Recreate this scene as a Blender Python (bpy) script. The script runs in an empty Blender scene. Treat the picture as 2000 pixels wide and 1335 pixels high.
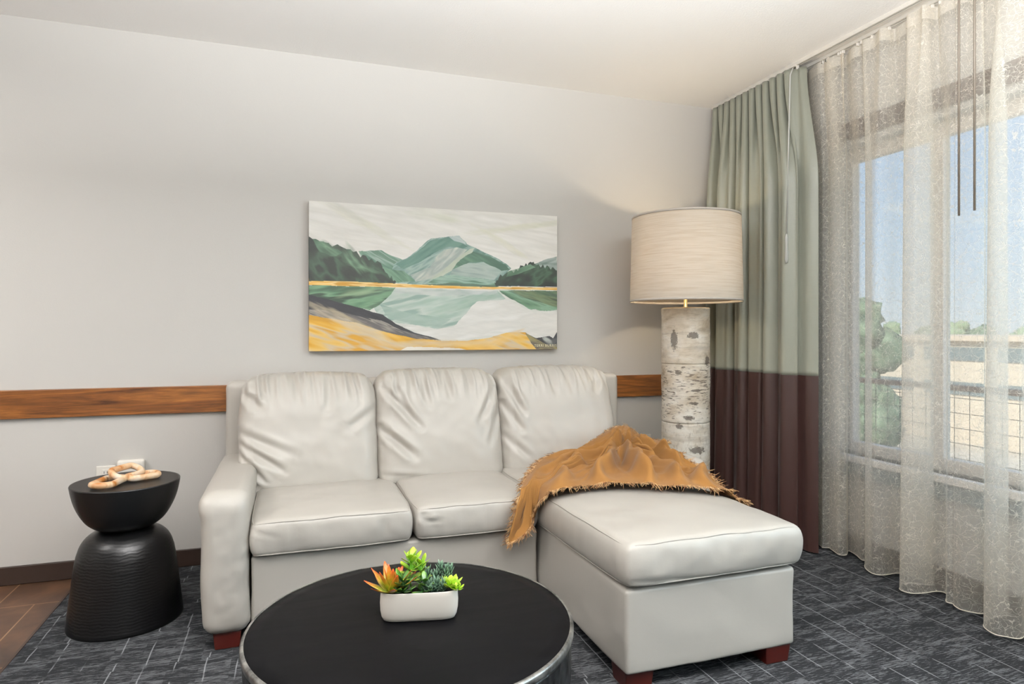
import bpy, math, random
import numpy as np
from mathutils import Vector, noise
C = bpy.context.scene.collection
R = math.radians
PI = math.pi
random.seed(7)

# ------------------------------------------------------------------ camera
cam = bpy.data.cameras.new('camera'); camo = bpy.data.objects.new('camera', cam); C.objects.link(camo)
camo.location = (0, 0, 1.216); camo.rotation_euler = (R(90), 0, R(-18.87))
cam.sensor_width = 36; cam.sensor_fit = 'HORIZONTAL'; cam.lens = 1258 / 2000 * 36
cam.shift_x = 0; cam.shift_y = -19.5 / 2000
cam.clip_start = .05; cam.clip_end = 500
bpy.context.scene.camera = camo
sc = bpy.context.scene
sc.view_settings.view_transform = 'Standard'; sc.view_settings.look = 'None'
sc.view_settings.gamma = 1; sc.view_settings.use_curve_mapping = False
sc.view_settings.exposure = 0.0
sc.cycles.max_bounces = 10; sc.cycles.diffuse_bounces = 5; sc.cycles.transparent_max_bounces = 24
sc.cycles.sample_clamp_indirect = 4

XW = 2.95      # window wall plane
YB = 3.72      # back wall plane
ZC = 2.74      # ceiling

# ------------------------------------------------------------------ node helpers
def hexc(h):
    h = h.lstrip('#')
    v = [int(h[i:i+2], 16) / 255 for i in (0, 2, 4)]
    return tuple((c / 12.92 if c <= .04045 else ((c + .055) / 1.055) ** 2.4) for c in v)
def col(c):
    return hexc(c) + (1,) if isinstance(c, str) else tuple(c) + (1,)
class NT:
    def __init__(s, mat): s.t = mat.node_tree; s.n = s.t.nodes
    def new(s, typ, **kw):
        nd = s.n.new(typ)
        for k, v in kw.items():
            if k.startswith('i_'):
                key = k[2:].replace('_', ' ')
                nd.inputs[key].default_value = v
            else: setattr(nd, k, v)
        return nd
    def link(s, a, b): s.t.links.new(a, b)
    def math(s, op, a, b=None, c=None, clamp=False):
        m = s.n.new('ShaderNodeMath'); m.operation = op; m.use_clamp = clamp
        for i, v in enumerate((a, b, c)):
            if v is None: continue
            if isinstance(v, (int, float)): m.inputs[i].default_value = v
            else: s.link(v, m.inputs[i])
        return m.outputs[0]
    def mapping(s, vec, scale=(1, 1, 1), loc=(0, 0, 0), rot=(0, 0, 0)):
        m = s.n.new('ShaderNodeMapping'); m.inputs['Scale'].default_value = scale
        m.inputs['Location'].default_value = loc; m.inputs['Rotation'].default_value = rot
        s.link(vec, m.inputs['Vector']); return m.outputs[0]
    def noise(s, vec, scale=5, detail=4, rough=.5, dist=0):
        m = s.n.new('ShaderNodeTexNoise'); m.inputs['Scale'].default_value = scale
        m.inputs['Detail'].default_value = detail; m.inputs['Roughness'].default_value = rough
        m.inputs['Distortion'].default_value = dist
        s.link(vec, m.inputs['Vector']); return m.outputs['Fac']
    def ramp(s, fac, stops, interp='LINEAR'):
        m = s.n.new('ShaderNodeValToRGB'); cr = m.color_ramp; cr.interpolation = interp
        while len(cr.elements) < len(stops): cr.elements.new(.5)
        for e, (p, c) in zip(cr.elements, stops):
            e.position = p; e.color = col(c) if not isinstance(c, (int, float)) else (c, c, c, 1)
        s.link(fac, m.inputs['Fac']); return m.outputs['Color']
    def mix(s, fac, a, b, mode='MIX'):
        m = s.n.new('ShaderNodeMix'); m.data_type = 'RGBA'; m.blend_type = mode
        for i, v in ((0, fac), (6, a), (7, b)):
            if isinstance(v, (int, float)): m.inputs[i].default_value = v
            elif isinstance(v, (str, tuple)): m.inputs[i].default_value = col(v) if isinstance(v, str) or len(v) == 3 else v
            else: s.link(v, m.inputs[i])
        return m.outputs[2]
    def bump(s, h, strength=.3, dist=.01):
        m = s.n.new('ShaderNodeBump'); m.inputs['Strength'].default_value = strength
        m.inputs['Distance'].default_value = dist; s.link(h, m.inputs['Height']); return m.outputs['Normal']
def mat(name, color='#808080', rough=.5, metal=0, spec=None):
    m = bpy.data.materials.new(name); m.use_nodes = True
    b = m.node_tree.nodes['Principled BSDF']
    b.inputs['Base Color'].default_value = col(color); b.inputs['Roughness'].default_value = rough
    b.inputs['Metallic'].default_value = metal
    if spec is not None: b.inputs['Specular IOR Level'].default_value = spec
    return m, NT(m), b
def coords(t, kind='Object'):
    return t.new('ShaderNodeTexCoord').outputs[kind]

# ------------------------------------------------------------------ world: blue sky with soft clouds
w = bpy.data.worlds.new('sky'); sc.world = w; w.use_nodes = True
t = NT(w); bg = t.n['Background']
tc = t.new('ShaderNodeTexCoord').outputs['Generated']
sep = t.new('ShaderNodeSeparateXYZ'); t.link(tc, sep.inputs[0])
grad = t.ramp(sep.outputs['Z'], [(0.0, '#dfe8f2'), (.12, '#c4daf4'), (.45, '#8fb8ec'), (1, '#5f95df')])
cl = t.noise(t.mapping(tc, scale=(1, 1, 2.6)), scale=3.6, detail=7, rough=.6, dist=.3)
clm = t.ramp(cl, [(.5, 0.0), (.66, 1.0)])
low = t.ramp(sep.outputs['Z'], [(0, 1.0), (.2, .9), (.5, .35), (1, .2)])
skyc = t.mix(t.math('MULTIPLY', clm, low), grad, '#ffffff')
t.link(skyc, bg.inputs['Color']); bg.inputs['Strength'].default_value = 1.2

# ------------------------------------------------------------------ lights
def area(name, loc, rot, sx, sy, power, color):
    l = bpy.data.lights.new(name, 'AREA'); l.shape = 'RECTANGLE'; l.size = sx; l.size_y = sy
    l.energy = power; l.color = color
    o = bpy.data.objects.new(name, l); C.objects.link(o); o.location = loc; o.rotation_euler = rot
    return o
sun = bpy.data.lights.new('sun', 'SUN'); sun.energy = 7; sun.angle = R(1); sun.color = (1, .95, .87)
suno = bpy.data.objects.new('sun', sun); C.objects.link(suno)
suno.rotation_euler = (R(25), R(-48), 0)      # high behind the building, lights the ground outside
# daylight coming through the unseen part of the window wall, just outside its glass
area('daylight_window', (3.14, .25, 1.45), (0, R(90), 0), 1.6, 1.9, 110, (.70, .86, 1.0))
# unseen overhead area lights standing in for the room's ceiling lighting
area('overhead_fill', (.1, 1.0, 2.70), (R(12), 0, 0), 1.8, .9, 4, (1, .97, .94))
area('overhead_fill', (2.1, 1.0, 2.70), (0, R(-14), 0), .7, .9, 20, (.94, .97, 1))  # extra fill added near the window to brighten the sheer curtain
area('overhead_fill', (-2.5, 1.9, 2.70), (0, R(8), 0), 1.2, 1.2, 96, (1, .97, .94))
# fill light added out of view to brighten the white ceiling
area('ceiling_wash_fill', (.3, .35, 2.0), (R(180), 0, 0), 1.8, 1.0, 460, (.99, .99, 1.0))

# ------------------------------------------------------------------ mesh helpers
def tag(o, label=None, cat=None, group=None, kind=None):
    if label: o['label'] = label
    if cat: o['category'] = cat
    if group: o['group'] = group
    if kind: o['kind'] = kind
    return o
def empty(name, loc=(0, 0, 0)):
    o = bpy.data.objects.new(name, None); C.objects.link(o); o.location = loc; o.empty_display_size = .1
    return o
def mesh(name, V, F, m=None, parent=None, smooth=True, uv=None, mats=None, midx=None):
    me = bpy.data.meshes.new(name)
    V = [tuple(v) for v in V]
    if parent is not None:
        pl = parent_loc(parent); V = [(v[0] - pl[0], v[1] - pl[1], v[2] - pl[2]) for v in V]
    me.from_pydata(V, [], [tuple(f) for f in F]); me.update()
    if smooth: me.polygons.foreach_set('use_smooth', [True] * len(me.polygons))
    for mm in (mats or ([m] if m else [])): me.materials.append(mm)
    if midx is not None: me.polygons.foreach_set('material_index', midx)
    if uv is not None:
        l = me.uv_layers.new(name='UVMap')
        li = np.empty(len(me.loops), dtype=np.int32); me.loops.foreach_get('vertex_index', li)
        l.data.foreach_set('uv', np.asarray(uv, dtype=np.float32)[li].ravel())
    o = bpy.data.objects.new(name, me); C.objects.link(o)
    if parent is not None: o.parent = parent
    return o
def parent_loc(p):
    v = Vector(p.location)
    while p.parent: p = p.parent; v += Vector(p.location)
    return v
class MB:
    def __init__(s): s.V = []; s.F = []
    def add(s, V, F):
        n = len(s.V); s.V += [tuple(v) for v in V]; s.F += [tuple(i + n for i in f) for f in F]; return s
    def build(s, name, m, parent=None, smooth=True): return mesh(name, s.V, s.F, m, parent, smooth)
def box(x0, x1, y0, y1, z0, z1):
    V = [(x, y, z) for x in (x0, x1) for y in (y0, y1) for z in (z0, z1)]
    F = [(0, 1, 3, 2), (4, 6, 7, 5), (0, 4, 5, 1), (2, 3, 7, 6), (0, 2, 6, 4), (1, 5, 7, 3)]
    return V, F
def bevel(o, wd=.003, seg=2):
    b = o.modifiers.new('bevel', 'BEVEL'); b.width = wd; b.segments = seg; b.limit_method = 'ANGLE'; b.angle_limit = R(40)
    return o
def bbox(name, x0, x1, y0, y1, z0, z1, m, parent=None, bev=.003):
    o = mesh(name, *box(x0, x1, y0, y1, z0, z1), m, parent, smooth=False)
    if bev: bevel(o, bev)
    return o
def axis_pts(h, r, n):
    # dense near the ends so rounded edges stay smooth
    a = [-h + r * k for k in (0, .15, .35, .6, 1.0)]
    b = list(np.linspace(-h + r, h - r, n + 1))[1:-1]
    return a + b + [-v for v in reversed(a)]
def rbox(c, s, r, n, disp=None):
    """rounded box surface; disp(p, q, nrm) -> new point, q in [-1,1]^3"""
    h = [v / 2 for v in s]; rr = min(r, *[v * .999 for v in h])
    ax = [axis_pts(h[i], rr, n[i]) for i in range(3)]
    idx = {}; V = []; F = []
    def vid(i, j, k):
        key = (i, j, k)
        if key not in idx:
            p = [ax[0][i], ax[1][j], ax[2][k]]
            q = [max(-(h[a] - rr), min(h[a] - rr, p[a])) for a in range(3)]
            d = Vector([p[a] - q[a] for a in range(3)])
            L = d.length
            nr = d / L if L > 1e-9 else Vector((0, 0, 1))
            P = Vector(q) + nr * rr
            Q = [P[a] / h[a] for a in range(3)]
            if disp: P = disp(P, Q, nr)
            idx[key] = len(V); V.append((P[0] + c[0], P[1] + c[1], P[2] + c[2]))
        return idx[key]
    N = [len(a) for a in ax]
    for (a, b, cc) in ((0, 1, 2), (1, 2, 0), (2, 0, 1)):
        for side in (0, N[cc] - 1):
            for i in range(N[a] - 1):
                for j in range(N[b] - 1):
                    f = []
                    for (di, dj) in ((0, 0), (1, 0), (1, 1), (0, 1)):
                        t3 = [0, 0, 0]; t3[a] = i + di; t3[b] = j + dj; t3[cc] = side
                        f.append(vid(*t3))
                    if side == 0: f.reverse()
                    F.append(f)
    return V, F
def tube(path, r, n=8, closed=False, caps=True):
    P = [Vector(p) for p in path]; V = []; F = []; m = len(P)
    rad = r if hasattr(r, '__len__') else [r] * m
    up = None
    for i in range(m):
        if closed: tdir = (P[(i + 1) % m] - P[i - 1])
        else: tdir = P[min(i + 1, m - 1)] - P[max(i - 1, 0)]
        if tdir.length < 1e-9: tdir = Vector((0, 0, 1))
        tdir.normalize()
        if up is None: up = Vector((0, 0, 1)) if abs(tdir.z) < .9 else Vector((1, 0, 0))
        s_ = tdir.cross(up)
        if s_.length < 1e-6: s_ = tdir.orthogonal()
        s_.normalize(); up = s_.cross(tdir).normalized()
        for k in range(n):
            a = 2 * PI * k / n
            V.append(P[i] + (s_ * math.cos(a) + up * math.sin(a)) * rad[i])
    for i in range(m if closed else m - 1):
        j = (i + 1) % m
        for k in range(n):
            F.append((i * n + k, i * n + (k + 1) % n, j * n + (k + 1) % n, j * n + k))
    if caps and not closed:
        F.append(tuple(reversed(range(n)))); F.append(tuple((m - 1) * n + k for k in range(n)))
    return V, F
def lathe(prof, c, n=96, cap0=True, cap1=True, fn=None):
    V = []; F = []; m = len(prof)
    for i, (r, z) in enumerate(prof):
        for k in range(n):
            a = 2 * PI * k / n
            rr = fn(r, z, a) if fn else r
            V.append((c[0] + rr * math.cos(a), c[1] + rr * math.sin(a), c[2] + z))
    for i in range(m - 1):
        for k in range(n):
            F.append((i * n + k, i * n + (k + 1) % n, (i + 1) * n + (k + 1) % n, (i + 1) * n + k))
    if cap0: F.append(tuple(reversed(range(n))))
    if cap1: F.append(tuple((m - 1) * n + k for k in range(n)))
    return V, F
def catmull(P, k=8, closed=False):
    P = [np.array(p, float) for p in P]; n = len(P); out = []
    rng = range(n) if closed else range(n - 1)
    for i in rng:
        p0 = P[i - 1] if (closed or i > 0) else 2 * P[0] - P[1]
        p1 = P[i]; p2 = P[(i + 1) % n]
        p3 = P[(i + 2) % n] if (closed or i + 2 < n) else 2 * P[-1] - P[-2]
        for s in range(k):
            u = s / k
            out.append(.5 * ((2 * p1) + (-p0 + p2) * u + (2 * p0 - 5 * p1 + 4 * p2 - p3) * u * u + (-p0 + 3 * p1 - 3 * p2 + p3) * u ** 3))
    if not closed: out.append(P[-1])
    return out
def fbm(x, y, z=0, o=3): return noise.fractal(Vector((x, y, z)), 1.0, 2.0, o)
def sstep(a, b, x):
    t_ = max(0, min(1, (x - a) / (b - a))); return t_ * t_ * (3 - 2 * t_)

# ------------------------------------------------------------------ materials
M = {}
m, t, b = mat('wall_paint', '#c6c3be', .75, spec=.3)
n_ = t.noise(coords(t), 180, 3); t.link(t.bump(n_, .12, .002), b.inputs['Normal']); M['wall'] = m
m, t, b = mat('ceiling_paint', '#f8f6f3', .9, spec=.2)
n_ = t.noise(coords(t), 130, 4, .6); t.link(t.bump(n_, .35, .004), b.inputs['Normal']); M['ceil'] = m
m, t, b = mat('dark_baseboard', '#2c1f18', .45); M['base'] = m
def wood(name, c0, c1, c2, axis='X', scale=1.0, rough=.4):
    m, t, b = mat(name, c1, rough)
    sc3 = (1, 14, 14) if axis == 'X' else (14, 14, 1)
    v = t.mapping(coords(t), scale=tuple(s * scale for s in sc3))
    n1 = t.noise(v, 1.6, 6, .62, 1.1)
    n2 = t.noise(v, 9, 4, .6, .2)
    knots = t.new('ShaderNodeTexVoronoi', feature='F1'); knots.inputs['Scale'].default_value = 1.0
    t.link(t.mapping(coords(t), scale=(2.7 * scale, 1, 9 * scale) if axis == 'X' else (9, 1, 2.7)), knots.inputs['Vector'])
    kd = t.ramp(knots.outputs['Distance'], [(.06, 1.0), (.22, 0.0)])
    base = t.ramp(n1, [(.3, c0), (.5, c1), (.7, c2)])
    c = t.mix(t.math('MULTIPLY', kd, .7), base, c0)
    c = t.mix(.35, c, t.ramp(n2, [(.3, .12), (.7, .9)]), 'OVERLAY')
    t.link(c, b.inputs['Base Color']); t.link(t.bump(n2, .15, .002), b.inputs['Normal'])
    return m
M['railwood'] = wood('stained_pine', '#3b1e0c', '#70431c', '#94602c')
M['casing'] = wood('dark_stained_casing', '#2a1a14', '#4b352c', '#5d463b', rough=.5)
m, t, b = mat('vinyl_frame', '#e8dfd6', .5); M['vinyl'] = m
m, t, b = mat('sill_stone', '#f2ebe4', .4); M['sill'] = m
m, t, b = mat('apron_paint', '#7f8a8b', .5); M['apron'] = m
m, t, b = mat('reveal_paint', '#bdb2a5', .7); M['reveal'] = m
# glass
m = bpy.data.materials.new('window_glass'); m.use_nodes = True; t = NT(m); t.n.clear()
o_ = t.new('ShaderNodeOutputMaterial'); tr = t.new('ShaderNodeBsdfTransparent'); gl = t.new('ShaderNodeBsdfGlossy')
gl.inputs['Roughness'].default_value = .02; tr.inputs['Color'].default_value = (.93, .96, .95, 1)
mx = t.new('ShaderNodeMixShader'); mx.inputs[0].default_value = .05
t.link(tr.outputs[0], mx.inputs[1]); t.link(gl.outputs[0], mx.inputs[2]); t.link(mx.outputs[0], o_.inputs[0]); M['glass'] = m
# leather
def leather(name, c, bumpd=.0015):
    m, t, b = mat(name, c, .37, spec=.5)
    co = coords(t)
    n1 = t.noise(co, 420, 3, .6); n2 = t.noise(co, 7, 5, .6)
    h = t.math('ADD', t.math('MULTIPLY', n1, .25), t.math('MULTIPLY', n2, 1.2))
    t.link(t.bump(h, .16, bumpd * 3), b.inputs['Normal'])
    t.link(t.mix(t.noise(co, 3, 3), tuple(v * .95 for v in hexc(c)), c), b.inputs['Base Color'])
    return m
M['leather'] = leather('ivory_leather', '#b2ada5')
M['welt'] = leather('ivory_leather_welt', '#a9a49c')
m, t, b = mat('mahogany_foot', '#3c120c', .35); M['foot'] = m
# black hammered metal / black wood
m, t, b = mat('hammered_metal', '#1c1d1e', .34, .55)
vo = t.new('ShaderNodeTexVoronoi', feature='SMOOTH_F1'); vo.inputs['Scale'].default_value = 55
t.link(t.mapping(coords(t), scale=(1, 1, .55)), vo.inputs['Vector'])
t.link(t.bump(vo.outputs['Distance'], .55, .006), b.inputs['Normal'])
t.link(t.ramp(t.noise(coords(t), 26, 5, .7), [(.4, '#111213'), (.62, '#3a3c3d'), (.75, '#77797a')]), b.inputs['Base Color']); M['hammer'] = m
m, t, b = mat('black_tabletop', '#0e0e0f', .42, .0, spec=.03)
co = coords(t)
sw = t.noise(t.mapping(co, scale=(1.2, 5, 1)), 3.2, 6, .62, .5)
scr = t.noise(t.mapping(co, scale=(5, 34, 1), rot=(0, 0, R(30))), 1.2, 5, .75, .2)
c1 = t.ramp(sw, [(.3, '#060607'), (.7, '#0d0d0e')])
t.link(t.mix(t.ramp(scr, [(.74, 0.0), (.82, .5)]), c1, '#444443'), b.inputs['Base Color'])
t.link(t.ramp(sw, [(.3, .36), (.7, .52)]), b.inputs['Roughness']); M['btop'] = m
m, t, b = mat('worn_steel_rim', '#8b8b88', .3, .85)
t.link(t.ramp(t.noise(coords(t), 14, 4, .6), [(.35, '#4a4a49'), (.6, '#b9b8b4')]), b.inputs['Base Color']); M['rim'] = m
m, t, b = mat('carved_black_wood', '#060607', .36, spec=.38)
co = coords(t)
wv = t.new('ShaderNodeTexWave', wave_type='BANDS', bands_direction='Z'); wv.inputs['Scale'].default_value = 26
wv.inputs['Distortion'].default_value = 5; wv.inputs['Detail'].default_value = 2; wv.inputs['Detail Scale'].default_value = 1.1
t.link(co, wv.inputs['Vector']); t.link(t.bump(wv.outputs['Fac'], .09, .003), b.inputs['Normal']); M['bside'] = m
m, t, b = mat('smooth_black_wood', '#0a0b0c', .38, spec=.4)
t.link(t.bump(t.noise(t.mapping(coords(t), scale=(1, 8, 1)), 9, 4), .1, .002), b.inputs['Normal']); M['bsmooth'] = m
# carpet
m, t, b = mat('loop_carpet', '#4a4c50', .95, spec=.1)
co = coords(t)
wob = t.noise(co, 6, 2)
s1 = t.noise(t.mapping(co, scale=(15, 170, 1)), 1.0, 5, .7, .3)
s2 = t.noise(t.mapping(co, scale=(26, 240, 1)), 1.0, 3, .6)
patch = t.noise(t.mapping(co, scale=(5, 9, 1)), 1.2, 2, .5)
st = t.math('ADD', t.math('ADD', t.math('MULTIPLY', s1, 1.0), t.math('MULTIPLY', s2, .85)), t.math('MULTIPLY', patch, .30))
sx2 = t.new('ShaderNodeSeparateXYZ'); t.link(co, sx2.inputs[0])
cellv = t.new('ShaderNodeCombineXYZ'); t.link(t.math('FLOOR', t.math('MULTIPLY', sx2.outputs['X'], 9.4)), cellv.inputs[0]); t.link(t.math('FLOOR', t.math('MULTIPLY', t.math('ADD', sx2.outputs['Y'], t.math('MULTIPLY', wob, .06)), 44)), cellv.inputs[1])
cw = t.new('ShaderNodeTexWhiteNoise', noise_dimensions='2D'); t.link(cellv.outputs[0], cw.inputs['Vector'])
stc = t.math('ADD', t.math('MULTIPLY', st, .465), t.math('MULTIPLY', t.math('SUBTRACT', cw.outputs['Value'], .5), .07))
stm = t.ramp(stc, [(.517, 0.0), (.527, 1.0)])
sx = t.new('ShaderNodeSeparateXYZ'); t.link(co, sx.inputs[0])
# thin lines running away from the back wall, broken up and staggered by blocks
row = t.math('FLOOR', t.math('MULTIPLY', sx.outputs['Y'], 3.4))
off = t.new('ShaderNodeTexWhiteNoise', noise_dimensions='1D'); t.link(row, off.inputs['W'])
xx = t.math('ADD', t.math('MULTIPLY', sx.outputs['X'], 9.4), t.math('ADD', t.math('MULTIPLY', off.outputs['Value'], .35), t.math('MULTIPLY', wob, .12)))
fr = t.math('ABSOLUTE', t.math('SUBTRACT', t.math('FRACT', xx), .5))
ln = t.ramp(fr, [(.010, 1.0), (.028, 0.0)])
ln = t.math('MULTIPLY', ln, t.ramp(t.noise(t.mapping(co, scale=(8, 3, 1)), 2.0, 2), [(.44, 0.0), (.52, 1.0)]))
fine = t.noise(co, 520, 2)
dark = t.mix(fine, '#161719', '#2c2d2f'); light = t.mix(fine, '#424345', '#6d6f72')
c1 = t.mix(t.math('MULTIPLY', stm, .66), dark, light)
c1 = t.mix(t.math('MULTIPLY', ln, .55), c1, '#909295')
t.link(c1, b.inputs['Base Color']); t.link(t.bump(t.math('ADD', fine, stm), .5, .004), b.inputs['Normal']); M['carpet'] = m
# tile
m, t, b = mat('brown_tile', '#5a3722', .42)
co = coords(t)
tn = t.noise(co, 3.2, 7, .62, .4); tn2 = t.noise(co, 14, 4, .6)
cc = t.ramp(tn, [(.3, '#241811'), (.5, '#4c3424'), (.68, '#684a34')])
cc = t.mix(.25, cc, t.ramp(tn2, [(.3, .2), (.7, .8)]), 'OVERLAY')
br = t.new('ShaderNodeTexBrick'); br.inputs['Scale'].default_value = 1; br.inputs['Mortar Size'].default_value = .003
br.inputs['Brick Width'].default_value = .305; br.inputs['Row Height'].default_value = .61; br.inputs['Mortar Smooth'].default_value = .3
br.offset = .5
t.link(t.mapping(co, rot=(0, 0, 0), loc=(.175, .24, 0)), br.inputs['Vector'])
t.link(t.mix(br.outputs['Fac'], cc, '#8b6d50'), b.inputs['Base Color']); M['tile'] = m
# curtain fabrics
def fabric(name, c, rough=.6, sheen=.3, trans=0):
    m, t, b = mat(name, c, rough)
    b.inputs['Sheen Weight'].default_value = sheen
    co = coords(t)
    n1 = t.noise(t.mapping(co, scale=(300, 300, 20)), 1, 3, .6); n2 = t.noise(t.mapping(co, scale=(20, 20, 300)), 1, 3, .6)
    h = t.math('ADD', n1, n2); t.link(t.bump(h, .18, .002), b.inputs['Normal'])
    t.link(t.mix(h, tuple(v * .86 for v in hexc(c)), c), b.inputs['Base Color'])
    return m
M['sage'] = fabric('sage_silk', '#8b8d80', .34, .12)
M['brown'] = fabric('chocolate_silk', '#33201c', .36, .05)
m, t, b = mat('track_metal', '#dad6ce', .45, .3); M['track'] = m
m, t, b = mat('clear_wand', '#b8b9b4', .25); M['wand'] = m
m, t, b = mat('bronze_wand', '#80766a', .4, .1); M['rod'] = m
# sheer: half transparent voile with a curly embroidered thread
def sheer_mat(name, openw, openthread):
    m = bpy.data.materials.new(name); m.use_nodes = True; t = NT(m); t.n.clear()
    o_ = t.new('ShaderNodeOutputMaterial'); uv = t.new('ShaderNodeTexCoord').outputs['UV']
    warp = t.new('ShaderNodeTexNoise', noise_dimensions='2D'); warp.inputs['Scale'].default_value = 26; warp.inputs['Detail'].default_value = 2
    t.link(uv, warp.inputs['Vector'])
    vm = t.new('ShaderNodeVectorMath', operation='MULTIPLY_ADD'); t.link(warp.outputs['Color'], vm.inputs[0])
    vm.inputs[1].default_value = (.045, .045, 0); t.link(uv, vm.inputs[2])
    def lines(scale, wd):
        v = t.new('ShaderNodeTexVoronoi', feature='DISTANCE_TO_EDGE', voronoi_dimensions='2D'); v.inputs['Scale'].default_value = scale
        t.link(vm.outputs[0], v.inputs['Vector']); return t.ramp(v.outputs['Distance'], [(wd * .5, 1.0), (wd, 0.0)])
    l1 = lines(24, .024); l2 = lines(40, .022)
    nn = t.new('ShaderNodeTexNoise', noise_dimensions='2D'); nn.inputs['Scale'].default_value = 38; nn.inputs['Detail'].default_value = 0
    t.link(vm.outputs[0], nn.inputs['Vector'])
    l3 = t.ramp(t.math('ABSOLUTE', t.math('SUBTRACT', nn.outputs['Fac'], .5)), [(.008, 1.0), (.017, 0.0)])
    th = t.math('MAXIMUM', t.math('MAXIMUM', l1, t.math('MULTIPLY', l2, .7)), l3)
    slub = t.new('ShaderNodeTexNoise', noise_dimensions='2D'); slub.inputs['Scale'].default_value = 1
    t.link(t.mapping(uv, scale=(25, 400, 1)), slub.inputs['Vector'])
    dif = t.new('ShaderNodeBsdfDiffuse'); dif.inputs['Color'].default_value = col('#f1ece2')
    trl = t.new('ShaderNodeBsdfTranslucent'); trl.inputs['Color'].default_value = col('#f0eadd')
    m1 = t.new('ShaderNodeMixShader'); m1.inputs[0].default_value = .38; t.link(dif.outputs[0], m1.inputs[1]); t.link(trl.outputs[0], m1.inputs[2])
    tr = t.new('ShaderNodeBsdfTransparent'); m2 = t.new('ShaderNodeMixShader')
    # more cloth crosses the line of sight where it is seen edge-on
    lw = t.new('ShaderNodeLayerWeight'); lw.inputs['Blend'].default_value = .35
    cov = t.math('ADD', t.math('MULTIPLY', th, openthread), openw)
    cov = t.math('ADD', cov, t.math('MULTIPLY', t.math('POWER', lw.outputs['Facing'], 1.6), .62))
    cov = t.math('ADD', cov, t.math('MULTIPLY', t.math('SUBTRACT', slub.outputs['Fac'], .5), .12), clamp=True)
    t.link(cov, m2.inputs[0]); t.link(tr.outputs[0], m2.inputs[1]); t.link(m1.outputs[0], m2.inputs[2])
    t.link(m2.outputs[0], o_.inputs[0]); return m
M['sheer'] = sheer_mat('embroidered_voile', .33, .46)
m, t, b = mat('hem_thread', '#ded6c6', .7); M['hem'] = m
# lamp
m = bpy.data.materials.new('linen_shade'); m.use_nodes = True; t = NT(m); t.n.clear()
o_ = t.new('ShaderNodeOutputMaterial'); co = coords(t)
sl = t.noise(t.mapping(co, scale=(6, 6, 210)), 1.0, 4, .6)
cc = t.ramp(sl, [(.3, '#e2d9c9'), (.55, '#f0ebe1'), (.75, '#f4efe7')])
d1 = t.new('ShaderNodeBsdfDiffuse'); t.link(cc, d1.inputs[0]); d2 = t.new('ShaderNodeBsdfTranslucent'); t.link(t.mix(.5, cc, '#e8c98e', 'MULTIPLY'), d2.inputs[0])
mx = t.new('ShaderNodeMixShader'); mx.inputs[0].default_value = .45; t.link(d1.outputs[0], mx.inputs[1]); t.link(d2.outputs[0], mx.inputs[2]); t.link(mx.outputs[0], o_.inputs[0]); M['shade'] = m
m, t, b = mat('shade_trim', '#b3aaa0', .8); M['trimband'] = m
m, t, b = mat('brass', '#d2bf8a', .42, .6); M['brass'] = m
m, t, b = mat('lamp_bulb', '#fff2d8', .3); b.inputs['Emission Color'].default_value = (1, .78, .45, 1); b.inputs['Emission Strength'].default_value = 6; M['bulb'] = m
# throw
m, t, b = mat('caramel_wool', '#b67d42', .9); b.inputs['Sheen Weight'].default_value = .08; b.inputs['Specular IOR Level'].default_value = .15
co = coords(t); n1 = t.noise(co, 380, 3, .6)
t.link(t.mix(t.noise(co, 9, 4), '#6b4a25', '#875f30'), b.inputs['Base Color']); t.link(t.bump(n1, .25, .002), b.inputs['Normal']); M['throw'] = m
m, t, b = mat('throw_fringe', '#8f6238', .95)
t.link(t.mix(t.ramp(t.noise(coords(t), 60, 3), [(.4, 0.0), (.6, 1.0)]), '#7a5230', '#d3ad7c'), b.inputs['Base Color']); M['fringe'] = m
m, t, b = mat('white_ceramic', '#dfd8ce', .35); M['ceramic'] = m
m, t, b = mat('dark_soil', '#15120e', .95); M['soil'] = m
m, t, b = mat('outlet_plastic', '#e6e1d8', .35); M['plastic'] = m
m, t, b = mat('slot_dark', '#3a3733', .6); M['slot'] = m

# ------------------------------------------------------------------ room shell
def struct(name, V, F, m, bev=0):
    o = mesh(name, V, F, m, smooth=False); o['kind'] = 'structure'
    if bev: bevel(o, bev)
    return o
CX = -.985
struct('floor', *box(CX, XW + .2, -3.0, YB + .15, -.12, 0), M['carpet'])
struct('floor_tile', *box(-4.2, CX, -3.0, YB + .15, -.12, -.002), M['tile'])
struct('ceiling', *box(-4.2, XW + .2, -3.0, YB + .15, ZC, ZC + .12), M['ceil'])
struct('wall_back', *box(-4.2, XW + .2, YB, YB + .15, 0, ZC), M['wall'])
struct('wall_left', *box(-4.35, -4.2, -3.15, YB + .15, 0, ZC), M['wall'])
struct('wall_front', *box(-4.2, XW + .2, -3.15, -3.0, 0, ZC), M['wall'])
# window wall with its wide opening
WY0, WY1, WZ0, WZ1 = -.75, 2.90, .535, 2.25
mb = MB()
mb.add(*box(XW, XW + .15, -3.0, WY0, 0, ZC)); mb.add(*box(XW, XW + .15, WY1, YB, 0, ZC))
mb.add(*box(XW, XW + .15, WY0, WY1, 0, WZ0)); mb.add(*box(XW, XW + .15, WY0, WY1, WZ1, ZC))
struct('wall_right', mb.V, mb.F, M['wall'])
win = empty('window_1', (XW + .1, (WY0 + WY1) / 2, WZ0)); win['kind'] = 'structure'
mb = MB(); fx0, fx1 = XW + .08, XW + .13
mb.add(*box(fx0, fx1, WY0, WY1, WZ1 - .07, WZ1)); mb.add(*box(fx0, fx1, WY0, WY1, WZ0, WZ0 + .06))
mb.add(*box(fx0, fx1, WY0, WY0 + .06, WZ0 + .06, WZ1 - .07)); mb.add(*box(fx0, fx1, WY1 - .05, WY1, WZ0 + .06, WZ1 - .07))
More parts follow.
